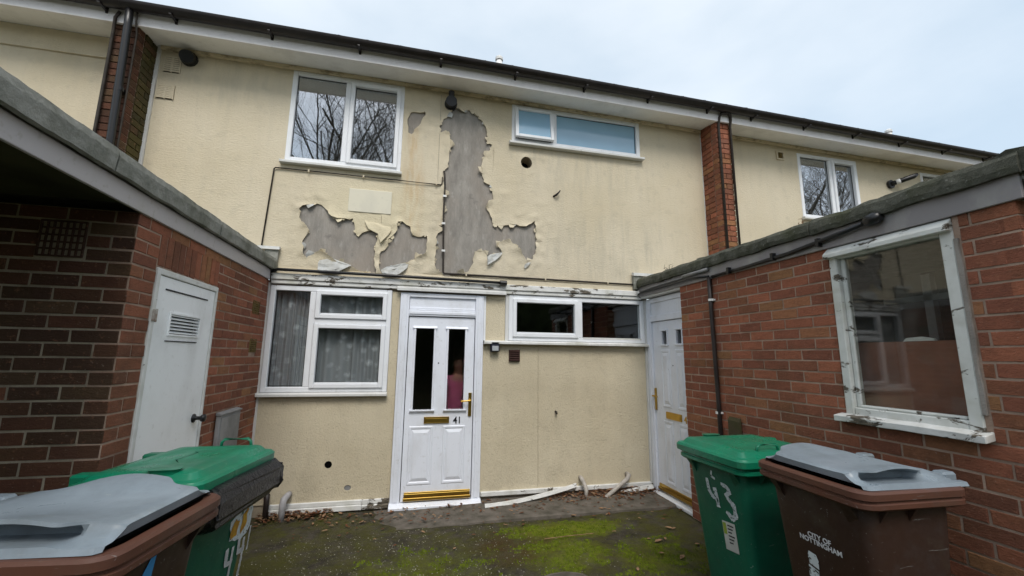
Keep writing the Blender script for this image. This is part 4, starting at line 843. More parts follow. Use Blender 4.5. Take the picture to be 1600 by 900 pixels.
m = MB(); m.tube([(LX+.004, -1.29, 1.133), (LX+.012, -1.29, 1.133), (LX+.02, -1.29, 1.133), (LX+.05, -1.29, 1.133), (LX+.06, -1.29, 1.133), (LX+.08, -1.29, 1.133), (LX+.088, -1.29, 1.133)], [.032, .032, .014, .014, .026, .028, .016], 12); m.build('knob', 'black', D, True)
for hz in (1.84, .45): MB().box(LX+.0145, LX+.022, -1.990, -1.952, hz-.035, hz+.035).tube([(LX+.020, -1.957, hz-.04), (LX+.020, -1.957, hz+.04)], .006, 8).build('hinge', 'rust', F)
# left store: flat roof over store and porch
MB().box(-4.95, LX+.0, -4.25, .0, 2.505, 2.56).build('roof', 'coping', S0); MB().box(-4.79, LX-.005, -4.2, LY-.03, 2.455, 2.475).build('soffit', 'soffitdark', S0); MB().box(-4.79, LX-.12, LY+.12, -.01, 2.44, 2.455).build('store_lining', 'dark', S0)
MB().box(LX+.004, LX+.024, -4.22, -.06, 2.408, 2.52).build('fascia', 'fascia', S0, bevel=.003)
cp = [(LX+.045, 2.518), (LX+.068, 2.522), (LX+.074, 2.60), (LX+.066, 2.638), (LX+.0, 2.65), (LX-.12, 2.635), (LX-.14, 2.561), (LX+.0, 2.5605)]
for a, b, sd in ((-.05, -1.385, 11), (-1.397, -2.56, 12), (-2.572, -3.72, 13), (-3.732, -4.24, 14)): coping_run(S0, cp, a, b, 'y', .006, sd)

# flashings where the store roofs meet the house
MB().prism([(-.075, 2.742), (-.075, 2.775), (-.03, 2.785), (-.03, 2.755)], -2.05, -1.71, 'x').build('flashing', 'flaky0', S0); MB().box(-1.86, -1.725, -.055, -.025, 2.50, 2.741).build('lead_upstand', 'coping', S0)
MB().prism([(-.085, 2.685), (-.085, 2.725), (-.03, 2.735), (-.03, 2.70)], 2.555, 3.3, 'x').build('flashing', 'flaky', S1); MB().box(2.56, 2.70, -.07, -.026, 2.51, 2.684).build('lead_upstand', 'coping', S1)

# ------------------------------------------------------------------ pipes, cables, flues, small fittings (each its own thing)
def tube_thing(name, mat, pts, r, label, cat, group=None, n=8):
    return tag(MB().tube(pts, r, n).build(name, mat, smooth=True), label, cat, group)
t = thing('downpipe', 'thick black downpipe on the brick pier at the far left', 'downpipe', (-3.235, -.42, 2.3)); MB().tube([(-3.215, -.445, 5.12), (-3.215, -.43, 4.9), (-3.205, -.400, 3.7), (-3.20, -.385, 2.3)], .033, 14).build('pipe', 'black', t, True)
for z in (4.2, 3.1): MB().tube([(-3.208, -.405, z-.02), (-3.208, -.405, z+.02)], .040, 14).box(-3.27, -3.175, -.375, -.335, z-.015, z+.015).build('bracket', 'black', t)
tube_thing('cable', 'cable', [(-3.32, -.40, 5.06), (-3.355, -.395, 4.99), (-3.37, -.365, 4.85), (-3.372, -.36, 3.9), (-3.372, -.36, 2.5)], .015, 'thick dark cable down the outer left edge of the left brick pier', 'cable', 'cables on the brick piers')
tube_thing('cable', 'cable', [(-3.16, -.42, 5.10), (-3.168, -.40, 4.97), (-3.17, -.36, 4.85), (-3.165, -.36, 3.8), (-3.16, -.36, 2.6)], .009, 'thinner dark cable between the thick downpipe and the mossy side of the left pier', 'cable', 'cables on the brick piers')
tube_thing('cable', 'cable', [(3.90, -.43, 5.01), (3.82, -.40, 5.01), (3.80, -.385, 4.96), (3.797, -.36, 4.85), (3.797, -.36, 2.6)], .017, 'left of the two dark cables down the narrow right brick pier', 'cable', 'cables on the brick piers')
tube_thing('cable', 'cable', [(3.90, -.425, 5.016), (3.965, -.40, 5.01), (3.982, -.385, 4.95), (3.985, -.36, 4.85), (3.992, -.36, 2.6)], .019, 'right of the two dark cables down the narrow right brick pier', 'cable', 'cables on the brick piers')
def flue(loc, r, label, tip=.0, grp='black wall flues'):
    t = thing('boiler_flue', label, 'flue', loc, grp); x, y, z = loc
    MB().tube([(x, y+.03, z), (x, y-.02, z)], r*1.15, 16).build('collar', 'black', t); MB().tube([(x, y-.02, z), (x, y-.10, z-.01)], r, 16).build('pipe', 'black', t, False)
    MB().tube([(x, y-.06, z+.01), (x, y-.075, z+r*1.9+tip)], r*.55, 10).build('spigot', 'black', t); return t
flue((.09, -.02, 4.80), .070, 'black ball-like flue cap at the top of the long bare grey patch')
t = thing('boiler_flue', 'black flue stub high on the cream wall beside the left brick pier', 'flue', (-2.85, -.02, 4.88), 'black wall flues'); MB().tube([(-2.85, .03, 4.89), (-2.85, -.05, 4.89)], .085, 14).build('collar', 'black', t); MB().tube([(-2.85, -.05, 4.89), (-2.835, -.12, 4.86)], [.080, .070], 14).build('pipe', 'black', t)
t = thing('boiler_flue', 'black flue with white collar sticking out at an angle on the far right house', 'flue', (7.37, 0, 4.52), 'black wall flues'); MB().tube([(7.34, .03, 4.50), (7.34, -.05, 4.50)], .07, 14).build('collar', 'black', t); MB().tube([(7.385, -.08, 4.518), (7.42, -.12, 4.53)], .043, 12).build('ring', 'whitestuff', t, True); MB().tube([(7.34, -.03, 4.50), (7.385, -.08, 4.518), (7.42, -.12, 4.53), (7.58, -.21, 4.59), (7.63, -.23, 4.62)], [.038, .038, .040, .043, .028], 12).build('pipe', 'black', t, True)
pm = MB(); c0 = (1.10, 4.128); rings = []
for yy, rr in ((-.012, .074), (.16, .072)): rings.append([(c0[0]+rr*cos(2*pi*i/20), yy, c0[1]+rr*sin(2*pi*i/20)) for i in range(20)])
pm.loft(rings, False); MB_ = pm.build('old_flue_sleeve', 'mortard', H1); MB().disc((1.10, .15, 4.128), .09, 'y', 16, .17).build('old_flue_void', 'hole', H1)
# painted-over louvre vents and a small square vent in the upper render
for x, z, w_, h_ in ((-3.01, 4.80, .17, .20), (-3.035, 4.46, .17, .17)):
    t = thing('wall_vent', 'painted louvre vent near the left pier, %s of the pair' % ('upper' if z > 4.6 else 'lower'), 'vent', (x, -.012, z), 'painted vents by the left pier')
    m = MB().box(x-w_/2, x+w_/2, -.016, -.011, z-h_/2, z+h_/2, 1)  # dark backing paints shade into the slits between the slats
    for s in (-1, 1):
        for k in range(8): zz = z-h_/2+.016+k*(h_-.03)/7; m.box(x+s*w_*.245-w_*.2, x+s*w_*.245+w_*.2, -.029, -.0205, zz-.0085, zz+.0085)
    for u0, u1 in ((-.5, -.445), (-.045, .045), (.445, .5)): m.box(x+u0*w_, x+u1*w_, -.0285, -.0165, z-h_/2, z+h_/2)
    m.build('louvre', ['cream', 'cable'], t)
t = thing('wall_vent', 'small ochre square vent on the right-hand house beside its window', 'vent', (5.17, -.012, 4.74)); m = MB(); m.box(5.10, 5.24, -.035, -.01, 4.67, 4.69).box(5.10, 5.24, -.035, -.01, 4.79, 4.81).box(5.10, 5.12, -.035, -.01, 4.691, 4.789).box(5.22, 5.24, -.035, -.01, 4.691, 4.789); m.build('frame', 'cream', t); m = MB().box(5.121, 5.219, -.018, -.012, 4.691, 4.789).box(5.165, 5.175, -.03, -.0185, 4.691, 4.789); m.build('grille', 'greyvent', t)
t = thing('wall_vent', 'square brown slatted vent on the wall below the small ground-floor windows', 'vent', (.96, -.02, 1.63)); m = MB().box(.895, 1.03, -.028, -.008, 1.555, 1.695); m.build('frame', 'ventbrown', t)
for k in range(5): z = 1.568+k*.026; m = MB(); m.prism([(-.048, z), (-.048, z+.004), (-.029, z+.020), (-.0285, z)], .905, 1.02, 'x'); m.build('slat', 'ventbrown', t)
t = thing('security_light', 'small dark security light under the sill right of the white front door', 'light', (.715, -.03, 1.73)); MB().box(.662, .768, -.085, -.01, 1.665, 1.79).build('case', 'lampcase', t, bevel=.012); MB().box(.677, .753, -.095, -.0855, 1.678, 1.735).build('lens', 'lens', t, bevel=.003)
# conduits on the cream wall
cl = [(-1.905, -.028, 2.78), (-1.866, -.028, 3.69), (-1.85, -.028, 3.705), (-.6, -.032, 3.70), (.0, -.03, 3.695), (.018, -.03, 3.71), (.022, -.03, 3.80)]
t = thing('cable_run', 'thin dark cable under the bedroom window and down beside the bare patch', 'cable', (-.9, -.03, 3.0)); MB().tube(cl, .0075, 6).build('cable', 'cable', t, True)
MB().tube([(.035, -.030, 3.88), (.045, -.034, 3.84), (.055, -.034, 3.70), (.052, -.036, 3.3), (.075, -.034, 2.60), (.09, -.034, 2.582), (1.4, -.036, 2.578), (2.56, -.036, 2.572)], .012, 6).build('conduit', 'cable', t, True)
for p in ((.055, 3.55), (.053, 3.20), (.065, 2.86)): MB().box(p[0]-.02, p[0]+.022, -.052, -.02, p[1]-.012, p[1]+.012).build('clip', 'whitestuff', t)
for x in (.35, 1.35, 2.2, -.05, -.9, -1.5): MB().box(x-.008, x+.008, -.05, -.012, (2.577 if x > .1 else 3.70)-.014, (2.577 if x > .1 else 3.70)+.014).build('clip', 'cream', t)
t = thing('waste_pipe', 'black pipe lying along the white head beam over the ground-floor window', 'pipe', (-.5, -.09, 2.5)); MB().tube([(-1.78, -.05, 2.50), (-1.70, -.085, 2.52), (-.4, -.088, 2.512), (.80, -.088, 2.495)], .017, 8).build('pipe', 'black', t, True); MB().tube([(.76, -.088, 2.496), (.84, -.088, 2.494)], .032, 10).build('end_cap', 'black', t)
# hook and hooks on the wall
tag(MB().tube([(1.47, -.01, 3.70), (1.50, -.05, 3.71), (1.535, -.06, 3.75), (1.55, -.055, 3.775)], [.012, .014, .010, .008], 6).build('wall_hook', 'gutter', smooth=True), 'small dark hook on the plain cream wall right of the bare patch', 'hook')
tag(MB().tube([(1.485, .0, .965), (1.488, -.03, .96), (1.49, -.045, .94)], .012, 6).build('wall_bracket', 'cable', smooth=True), 'tiny dark stub on the lower cream wall below the small ground-floor windows', 'bracket')
# pipes at the foot of the wall
tube_thing('drain_pipe', 'gpipe', [(-1.395, .0, .195), (-1.40, -.07, .195), (-1.415, -.115, .175), (-1.42, -.13, .13), (-1.42, -.135, -.03)], .030, 'pale grey bent drain pipe at the foot of the cream wall', 'pipe', 'pipes at the foot of the wall', 10)
tube_thing('drain_pipe', 'brownpipe', [(-1.62, .0, .235), (-1.60, -.07, .235), (-1.575, -.11, .22), (-1.57, -.12, .17), (-1.57, -.125, -.03)], .026, 'dark bent drain pipe beside the green bin at the foot of the wall', 'pipe', 'pipes at the foot of the wall', 10)
tube_thing('drain_pipe', 'wpipe', [(1.79, .0, .20), (1.79, -.05, .195), (1.80, -.09, .16), (1.815, -.13, .10), (1.80, -.15, -.02)], .024, 'short grubby bent pipe in the leaf litter, left of the snapped one', 'pipe', 'pipes at the foot of the wall', 10)
tube_thing('drain_pipe', 'wpipe', [(2.40, .0, .21), (2.40, -.06, .205), (2.36, -.10, .175), (2.20, -.15, .10), (2.02, -.20, .01)], [.027, .028, .025, .024, .024], 'grubby pipe snapped over sideways at the foot of the wall', 'pipe', 'pipes at the foot of the wall', 10)
m = MB(); n = 16; m.loft([[(.60+1.12*i/n, -.235+.19*(i/n)**1.3, .008+.10*(i/n)**1.8-.012), (.60+1.12*i/n, -.27+.19*(i/n)**1.3, .014+.10*(i/n)**1.8), (.60+1.12*i/n, -.255+.19*(i/n)**1.3, .046+.10*(i/n)**1.8+.012*noise.noise((i*.7, 0, 0))), (.60+1.12*i/n, -.225+.19*(i/n)**1.3, .044+.10*(i/n)**1.8)] for i in range(n+1)])
tag(m.build('loose_board', 'flaky'), 'long loose strip of white board sloping off the wall foot beside the front door', 'board', 'loose white boards')
m = MB(); m.loft([[(2.28+.42*i/8, -.08-.01*i/8, .0+.05*i/8), (2.28+.42*i/8, -.11-.01*i/8, .006+.05*i/8), (2.28+.42*i/8, -.10, .035+.055*i/8), (2.28+.42*i/8, -.07, .04+.05*i/8)] for i in range(9)])
tag(m.build('loose_board', 'flaky'), 'short loose piece of white board near the door in the right corner', 'board', 'loose white boards')
# right store: conduits, lamp, downpipe, old plank
t = thing('downpipe', 'thin brown-black downpipe with white clips on the right brick wall', 'downpipe', (2.63, -1.42, 0)); MB().tube([(2.632, -1.41, 2.42), (2.63, -1.415, 2.1), (2.63, -1.43, 1.2), (2.63, -1.43, .05)], .021, 10).build('pipe', 'brownpipe', t, True)
for z in (2.19, 1.11): MB().tube([(2.63, -1.42, z-.011), (2.63, -1.42, z+.011)], .027, 10).box(2.63, 2.655, -1.455, -1.40, z-.008, z+.008).build('clip', 'whitestuff', t)
t = thing('cable_run', 'pair of grey conduits along the right store roof edge over the corner door', 'cable', (2.62, -.8, 2.46)); MB().tube([(2.625, -.03, 2.47), (2.622, -.5, 2.485), (2.620, -1.15, 2.49), (2.618, -1.40, 2.50)], .012, 8).build('conduit', 'greybox', t, True); MB().tube([(2.615, -1.02, 2.50), (2.612, -1.42, 2.50)], .019, 8).build('junction', 'greybox', t, True); MB().tube([(2.61, -.1, 2.44), (2.61, -1.2, 2.45), (2.62, -1.42, 2.43)], .011, 6).build('cable', 'black', t, True); MB().box(2.605, 2.64, -.10, -.075, 2.45, 2.485).build('clip', 'whitestuff', t)
t = thing('roof_edge_lamp', 'black knob-like lamp on a thick cable along the right store roof edge', 'lamp', (2.60, -2.98, 2.50)); MB().tube([(2.632, -1.45, 2.42), (2.625, -1.9, 2.425), (2.622, -2.35, 2.44), (2.612, -2.75, 2.475), (2.605, -2.95, 2.50)], [.014, .015, .016, .017, .017], 8).build('cable', 'black', t, True); MB().tube([(2.606, -2.93, 2.498), (2.602, -2.96, 2.503), (2.60, -3.01, 2.507), (2.60, -3.04, 2.51)], [.02, .036, .04, .026], 12).build('head', 'black', t, True)
for yy in (-1.7, -2.2, -2.6): MB().box(2.60, 2.636, yy-.012, yy+.012, 2.42-.02+(-1.7-yy)*.03, 2.46+(-1.7-yy)*.03).build('clip', 'black', t)
m = MB(); m.loft([[(2.61+.03*k, -1.535-.02*k, z), (2.645, -1.535, z), (2.645, -1.68, z), (2.61+.03*k, -1.68, z)] for z, k in ((.0, 0), (.5, .2), (.95, .4), (1.06, .5), (1.09, .9))]); lumpy(m, .012, 9, 3); tag(m.build('old_plank', 'plank'), 'mossy stub of old plank standing behind the green bin at the brick wall', 'plank')
t = thing('meter_box', 'grey metal meter cabinet low on the left brick wall beside the store door', 'meter box', (-1.76, -.71, .2)); MB().box(-1.789, -1.755, -.93, -.51, .25, 1.10).build('cabinet', 'greybox', t, bevel=.006); m = MB().add([(-1.789, -.935, 1.101), (-1.745, -.935, 1.101), (-1.745, -.505, 1.101), (-1.789, -.505, 1.101), (-1.789, -.935, 1.125), (-1.745, -.935, 1.112), (-1.745, -.505, 1.112), (-1.789, -.505, 1.125)], [(0, 3, 2, 1), (4, 5, 6, 7), (0, 1, 5, 4), (1, 2, 6, 5), (2, 3, 7, 6), (3, 0, 4, 7)]); m.build('lid', 'greybox', t); MB().box(-1.7545, -1.75, -.91, -.53, .28, 1.08).build('panel', 'greybox', t, bevel=.003)

# ------------------------------------------------------------------ wheelie bins
def rr3(dx, dy, r, z, cx=0.0, n=4): return [(x, y, z) for x, y in rrect(dx, dy, r, n, cx, 0)]
def wheelie_bin(label, W, D, H, body, rimc, lidc, style, lidtilt=0.0):
    t = thing('wheelie_bin', label, 'wheelie bin', (0, 0, 0), 'wheelie bins in the yard')
    def xf(z): return D/2-.045-(.10)*(1-z/H)                       # front face, leaning in towards the foot
    def hw(z): return W/2-.045-.055*(1-z/H)
    def sec(z, e=0.0, r=.05): a = xf(z)+e; b = -D/2+.055+.03*(1-z/H)-e; return rr3(a-b, 2*(hw(z)+e), r, z, (a+b)/2)
    m = MB(); zb = H-.075
    m.loft([sec(.03, -.02), sec(.06), sec(.30), sec(.60), sec(zb-.09), sec(zb, .0), sec(zb+.01, .0)], True)
    for s in (-1, 1):                                              # gussets below the rim
        for x in (.0, .16): m.add([(x, s*hw(zb), zb), (x, s*(hw(zb)+.038), zb), (x, s*hw(zb-.07), zb-.07), (x+.012, s*hw(zb), zb), (x+.012, s*(hw(zb)+.038), zb), (x+.012, s*hw(zb-.07), zb-.07)], [(0, 1, 2), (5, 4, 3), (0, 3, 4, 1), (1, 4, 5, 2)])
        y = s*W*.28; m.add([(xf(zb), y, zb), (xf(zb)+.04, y, zb), (xf(zb-.09), y, zb-.09), (xf(zb), y+s*.05, zb), (xf(zb)+.04, y+s*.05, zb), (xf(zb-.06), y+s*.05, zb-.06)], [(0, 1, 2), (5, 4, 3), (0, 3, 4, 1), (1, 4, 5, 2)])
    smooth_angle(m.build('body', body, t, origin=(0, 0, 0)), 30)
    def ring(e, z, r=.07): return rr3(D-.0+2*e, W+2*e, r, z)
    m = MB(); m.loft([ring(-.05, zb), ring(-.012, zb-.006), ring(.0, zb+.004), ring(.0, zb+.022), ring(-.007, zb+.027), ring(-.007, zb+.034), ring(.002, zb+.040), ring(.002, zb+.066), ring(-.006, H), ring(-.04, H-.001), ring(-.06, H-.03)], False)
    smooth_angle(m.build('rim', rimc, t, origin=(0, 0, 0)), 25)
    for s in (-1, 1):
        wz = MB(); wz.tube([(-D/2+.05, s*(W/2-.07), .10), (-D/2+.05, s*(W/2-.01), .10)], .10, 20); smooth_angle(wz.build('wheel', 'black', t, origin=(0, 0, 0)), 40)
    MB().tube([(-D/2+.05, -W/2+.07, .10), (-D/2+.05, W/2-.07, .10)], .012, 8).build('axle', 'greybox', t, origin=(0, 0, 0))
    hz = H-.015; MB().tube([(-D/2+.02, -W*.36, hz), (-D/2-.07, -W*.36, hz), (-D/2-.085, -W*.30, hz), (-D/2-.085, W*.30, hz), (-D/2-.07, W*.36, hz), (-D/2+.02, W*.36, hz)], .015, 8).build('handle', rimc, t, True, origin=(0, 0, 0))
    if style == 'plate':
        L0, L1 = -D/2-.02, D/2-.045; hwid = W/2-.022; n = 44; rows = []
        for i in range(n+1):
            x = L0+(L1-L0)*i/n; u = (x-.03)/.30; a = (cos(pi*u/2)**2 if abs(u) < 1 else 0); a2 = max(0, min(1, (a-.30)/.35)); a2 = a2*a2*(3-2*a2); e = min(1, (L1-x)/.035); e = math.sqrt(max(.0, 1-(1-e)**2)); bk = min(1, .45+(x-L0)/.22); hN = .046*bk
            pts = []
            for s in (-1, 1):
                q = [(.0, hN), (.10, hN), (hwid-.15, hN+.008*a), (hwid-.10, hN+.028*a), (hwid-.085+.050*a2, hN-.003+.042*a), (hwid-.082+.051*a2, hN-.009+.036*a), (hwid-.070-.050*a2, hN-.016+.012*a), (hwid-.060-.060*a2, hN-.022-.012*a2), (hwid-.035-.014*a2, .012), (hwid-.008, .010+.008*a2), (hwid, -.006)]
                if s < 0: q = [(-y, z) for y, z in q[::-1]]
                else: q = q[1:]
                pts += [(x, y*(.94+.06*e), z*(.80+.20*e)) for y, z in q]
            rows.append(pts)
        k = len(rows[0]); m = MB(); vs = [p for r in rows for p in r]
        fs = [(i*k+j, (i+1)*k+j, (i+1)*k+j+1, i*k+j+1) for i in range(n) for j in range(k-1)]
        m.add(vs, fs)
        m.add([(p[0]-.006, p[1], min(p[2], .008)) for p in rows[-1]]+rows[-1], [(j, j+1, k+j+1, k+j) for j in range(k-1)])
        m.add([(L0, -hwid+.01, -.004), (L1-.01, -hwid+.01, -.004), (L1-.01, hwid-.01, -.004), (L0, hwid-.01, -.004)], [(0, 1, 2, 3)], 1)
        o = m.build('lid', [lidc, 'black'], t, origin=(0, 0, 0), fix=False); bm = bmesh.new(); bm.from_mesh(o.data); bmesh.ops.remove_doubles(bm, verts=bm.verts, dist=.0004); bmesh.ops.recalc_face_normals(bm, faces=bm.faces); bm.to_mesh(o.data); bm.free(); smooth_angle(o, 28)
        o.location = (0, 0, H+.004); o.rotation_euler = (0, R(-lidtilt), 0); o.location.z += .30*math.tan(R(lidtilt))
        for s in (-1, 1): MB().box(-D/2-.07, -D/2+.01, s*W*.30-.03, s*W*.30+.03, H-.02, H+.038).build('hinge_lug', lidc, t, bevel=.010, origin=(0, 0, 0))
        r = random.Random(W); g = MB()                                # the ridged imprint in the middle of the lid
        for q in range(9): yy = -.11+q*.026; g.box(-.10+.01*q, .06+.006*q, yy, yy+.006, .0452, .0490)
        g.build('raised_lettering', lidc, o, origin=(0, 0, 0))
    else:
        def lr(e, z, r=.055): return rr3(D+2*e, W+2*e, max(.02, r+e*.5), z)
        m = MB(); m.loft([lr(.002, -.035), lr(.014, -.036), lr(.016, .0), lr(.010, .006), lr(.006, .012), lr(-.006, .016), lr(-.022, .018), lr(-.045, .044), lr(-.062, .050), lr(-.12, .054), lr(-.13, .051), lr(-.20, .052), lr(-.26, .056)], True)
        o = m.build('lid', lidc, t, origin=(0, 0, 0)); smooth_angle(o, 22)
        for s in (-1, 1):
            y = s*(W/2-.062)
            if s < 0: h = MB().prism(rrect(.125, .046, .022, 4, .09, y), .015, .062, 'z').build('grip', lidc, o, bevel=.009, origin=(0, 0, 0)); smooth_angle(h, 50)
            else: MB().tube([(.0, y, .03), (.005, y, .07), (.02, y, .085), (.15, y, .085), (.165, y, .07), (.17, y, .03)], .008, 8).build('grip', lidc, o, True, origin=(0, 0, 0))
            b = MB().box(-D/2-.075, -D/2+.03, s*W*.30-.035, s*W*.30+.035, -.02, .035); b.build('hinge_lug', lidc, o, bevel=.01, origin=(0, 0, 0))
        o.location = (0, 0, H+.006); o.rotation_euler = (0, R(-lidtilt), 0); o.location.z += .32*math.tan(R(lidtilt))
    t['H'] = H
    return t, xf, hw
def face_mark(t, xf, shapes, mat, name, off=.003, th=.0008):
    """flat print on the sloping front: outlines in (y, z) of the bin"""
    m = MB()
    for P in shapes:
        n = len(P); vs = [(xf(z)+off, y, z) for y, z in P]+[(xf(z)+off+th, y, z) for y, z in P]
        m.add(vs, [tuple(range(n)), tuple(range(2*n-1, n-1, -1))]+[(j, (j+1) % n, n+(j+1) % n, n+j) for j in range(n)])
    return m.build(name, mat, t, origin=(0, 0, 0))
def face_text(t, xf, body, size, y, z, mat, name, bold=0.0, sx=1.0, tilt=0.0, off=.003):
    me = text_mesh(body, size, .0005, 0, bold)
    for v in me.vertices:
        a, b = v.co.x*sx, v.co.y; a, b = a*cos(tilt)-b*sin(tilt), a*sin(tilt)+b*cos(tilt); zz = z+b; v.co = Vector((xf(zz)+off+v.co.z, y+a, zz))
    me.materials.append(M[mat]); o = bpy.data.objects.new(name, me); COL.objects.link(o); o.parent = t; return o
def stroke(pts, w, seed=0):
    r = random.Random(seed); Lf = []; Rt = []; P = [Vector(p) for p in pts]; Q = []
    for a, b in zip(P[:-1], P[1:]):
        k = max(2, int((b-a).length/.012)); Q += [a.lerp(b, i/k) for i in range(k)]
    Q.append(P[-1]); out = []
    for i in range(len(Q)-1):
        d = (Q[i+1]-Q[i]); n = Vector((-d.y, d.x)).normalized(); w0 = w*(1+r.uniform(-.25, .25)); w1 = w*(1+r.uniform(-.25, .25)); d = d*.35
        out.append([tuple(Q[i]-n*w0-d), tuple(Q[i+1]-n*w1+d), tuple(Q[i+1]+n*w1+d), tuple(Q[i]+n*w0-d)])
    return out
def put(t, x, y, a, z=0.0): t.location = (x, y, z); t.rotation_euler = (0, 0, R(a))
b1, xf, hw = wheelie_bin('green wheelie bin with white painted 43 on its front, at the right brick wall', .62, .70, .985, 'bgreen', 'lgreen', 'lgreen', 'cap', .3)
face_mark(b1, xf, stroke([(-.075, .80), (-.068, .73), (-.045, .70), (.005, .685)], .013, 1)+stroke([(-.012, .755), (.0, .70), (.004, .645)], .014, 2), 'wpaint', 'painted_digit')
face_mark(b1, xf, stroke([(.06, .80), (.105, .795), (.125, .77), (.085, .735)], .013, 3)+stroke([(.10, .725), (.145, .69), (.15, .63), (.115, .605), (.075, .635)], .015, 4), 'wpaint', 'painted_digit')
face_mark(b1, xf, stroke([(-.02, .86), (-.03, .83), (.0, .82)], .007, 21), 'wpaint', 'paint_smear')
st = face_mark(b1, xf, [[(.015, .565), (.125, .575), (.13, .40), (.02, .39)]], 'sticker', 'sticker', .002)
face_mark(b1, xf, [[(.02, .556), (.048, .559), (.05, .49), (.022, .486)]], 'greenprint', 'sticker_emblem', .0035)
for k in range(6): face_mark(b1, xf, [[(.06, .553-.021*k), (.112-.01*(k % 3), .557-.021*k), (.112-.01*(k % 3), .549-.021*k), (.06, .545-.021*k)]], 'blackprint', 'sticker_line', .0035)
put(b1, 2.085, -2.365, 182)
b2, xf, hw = wheelie_bin('brown wheelie bin with white lettering and a grey lid, by the right brick wall', .63, .60, 1.05, 'bbrown', 'brim', 'lgrey', 'plate', .4)
face_text(b2, xf, 'CITY OF\nNOTTINGHAM', .034, .0, .735, 'wprint', 'lettering', .0008, 1.0, 0)
face_mark(b2, xf, [[(-.075, .66), (-.035, .655), (-.026, .63), (-.03, .59), (-.08, .60), (-.085, .635)]], 'wpaint', 'painted_digit_top', .003); face_mark(b2, xf, [[(-.088, .592), (-.034, .580), (-.038, .50), (-.094, .515)]], 'wpaint', 'painted_digit', .003)
face_mark(b2, xf, [[(-.015, .57), (.0, .57), (.0, .50), (-.015, .50)]], 'wpaint', 'painted_digit'); face_mark(b2, xf, [[(.06, .60), (.085, .60), (.08, .55), (.06, .56)]], 'wpaint', 'painted_digit')
put(b2, 2.005, -3.14, 178)
b3, xf, hw = wheelie_bin('brown wheelie bin with a grey lid, nearest at the left, blue mark on it', .58, .70, 1.05, 'bbrown', 'brim', 'lgrey', 'plate', .4)
face_mark(b3, xf, [[(-.06, .90), (-.03, .95), (-.01, .95), (-.015, .85), (-.06, .83)]], 'bluepaint', 'blue_mark')
put(b3, -1.315, -3.155, -7)
b4, xf, hw = wheelie_bin('green wheelie bin with splashed paint and a black bag under its lid, left', .68, .55, .985, 'bgreen', 'lgreen', 'lgreen', 'cap', 1.5)
for c in b4.children:
    if c.name.startswith('lid'): c.location.z += .035
zo = -.06; yo = .08
def sh(P): return [(y+yo, z+zo) for y, z in P]
face_mark(b4, xf, [ragged(sh([(.0, .80), (.05, .82), (.14, .87), (.20, .86), (.215, .74), (.19, .68), (.14, .665), (.08, .68), (.02, .70)]), .012, .03)], 'wpaint', 'paint_splash', .002)
for P, w_, sd in (([(.02, .66), (.03, .585), (.085, .575)], .012, 5), ([(.075, .65), (.08, .52), (.075, .42)], .009, 6), ([(.125, .67), (.135, .60), (.19, .60)], .012, 7), ([(.175, .66), (.185, .54), (.18, .46)], .009, 8), ([(.225, .70), (.23, .58)], .006, 9)): face_mark(b4, xf, stroke(sh(P), w_, sd), 'wprint', 'paint_stroke', .004)
face_mark(b4, xf, [ragged(sh([(.02, .76), (.05, .80), (.09, .78), (.08, .71), (.03, .705)]), .012, .02)], 'yellowpaint', 'yellow_splash', .0048); face_mark(b4, xf, [ragged(sh([(.11, .80), (.15, .83), (.165, .75), (.12, .70)]), .010, .02)], 'yellowpaint', 'yellow_splash', .0048)
face_mark(b4, xf, [ragged(sh([(.03, .85), (.09, .87), (.13, .92), (.12, .85), (.06, .82)]), .012, .02)], 'bluepaint', 'blue_splash', .0048)
m = MB(); sx0, sx1 = .125, .215; m.add([(sx0, -(hw(.86)+.003), .86), (sx1, -(hw(.88)+.003), .885), (sx1-.005, -(hw(.74)+.003), .745), (sx0, -(hw(.71)+.003), .715)], [(0, 1, 2, 3)]); m.add([(sx0, -(hw(.86)+.001), .86), (sx1, -(hw(.88)+.001), .885), (sx1-.005, -(hw(.74)+.001), .745), (sx0, -(hw(.71)+.001), .715)], [(3, 2, 1, 0)]); st = m.build('sticker', 'stickergreen', b4, origin=(0, 0, 0), fix=False)
for k in range(4): z = .855-.028*k; MB().add([(sx0+.015, -(hw(z)+.0045), z), (sx1-.015, -(hw(z)+.0045), z+.004), (sx1-.015, -(hw(z)+.0045), z-.002), (sx0+.015, -(hw(z)+.0045), z-.006)], [(0, 1, 2, 3)]).build('sticker_line', 'greybox', b4, origin=(0, 0, 0), fix=False)
put(b4, -1.32, -2.39, -9)
# black bin liner bulging out under that lid
m = MB(); rings = []; n = 72; rb = random.Random(5)
for i, (e, z) in enumerate(((-.06, 1.005), (-.01, 1.012), (.022, 1.0), (.040, .978), (.050, .952), (.050, .925), (.046, .90), (.036, .872), (.022, .848), (.010, .826), (.0, .808), (-.02, .80))):
    base = rrect(.55+2*e, .68+2*e, .10, 17)[:n]; r = []
    for j, (x, y) in enumerate(base):
        a = math.atan2(y, x); fr = max(0, cos(a))**2; amp = 1 if 1 < i < 10 else .25; kx = 1+.13*fr*amp; l = math.hypot(x, y)
        d = .020*noise.noise((x*6, y*6, z*9))+rb.uniform(-.009, .009)+.020*abs(noise.noise((x*15, y*15, z*22)))
        r.append((x*kx+x/l*d*amp+rb.uniform(-.004, .004), y+y/l*d*amp+rb.uniform(-.004, .004), z+rb.uniform(-.008, .008)*amp-.03*fr*(1 if i > 4 else 0)+(.05*(1-fr) if i > 7 else 0)))
    rings.append(r)
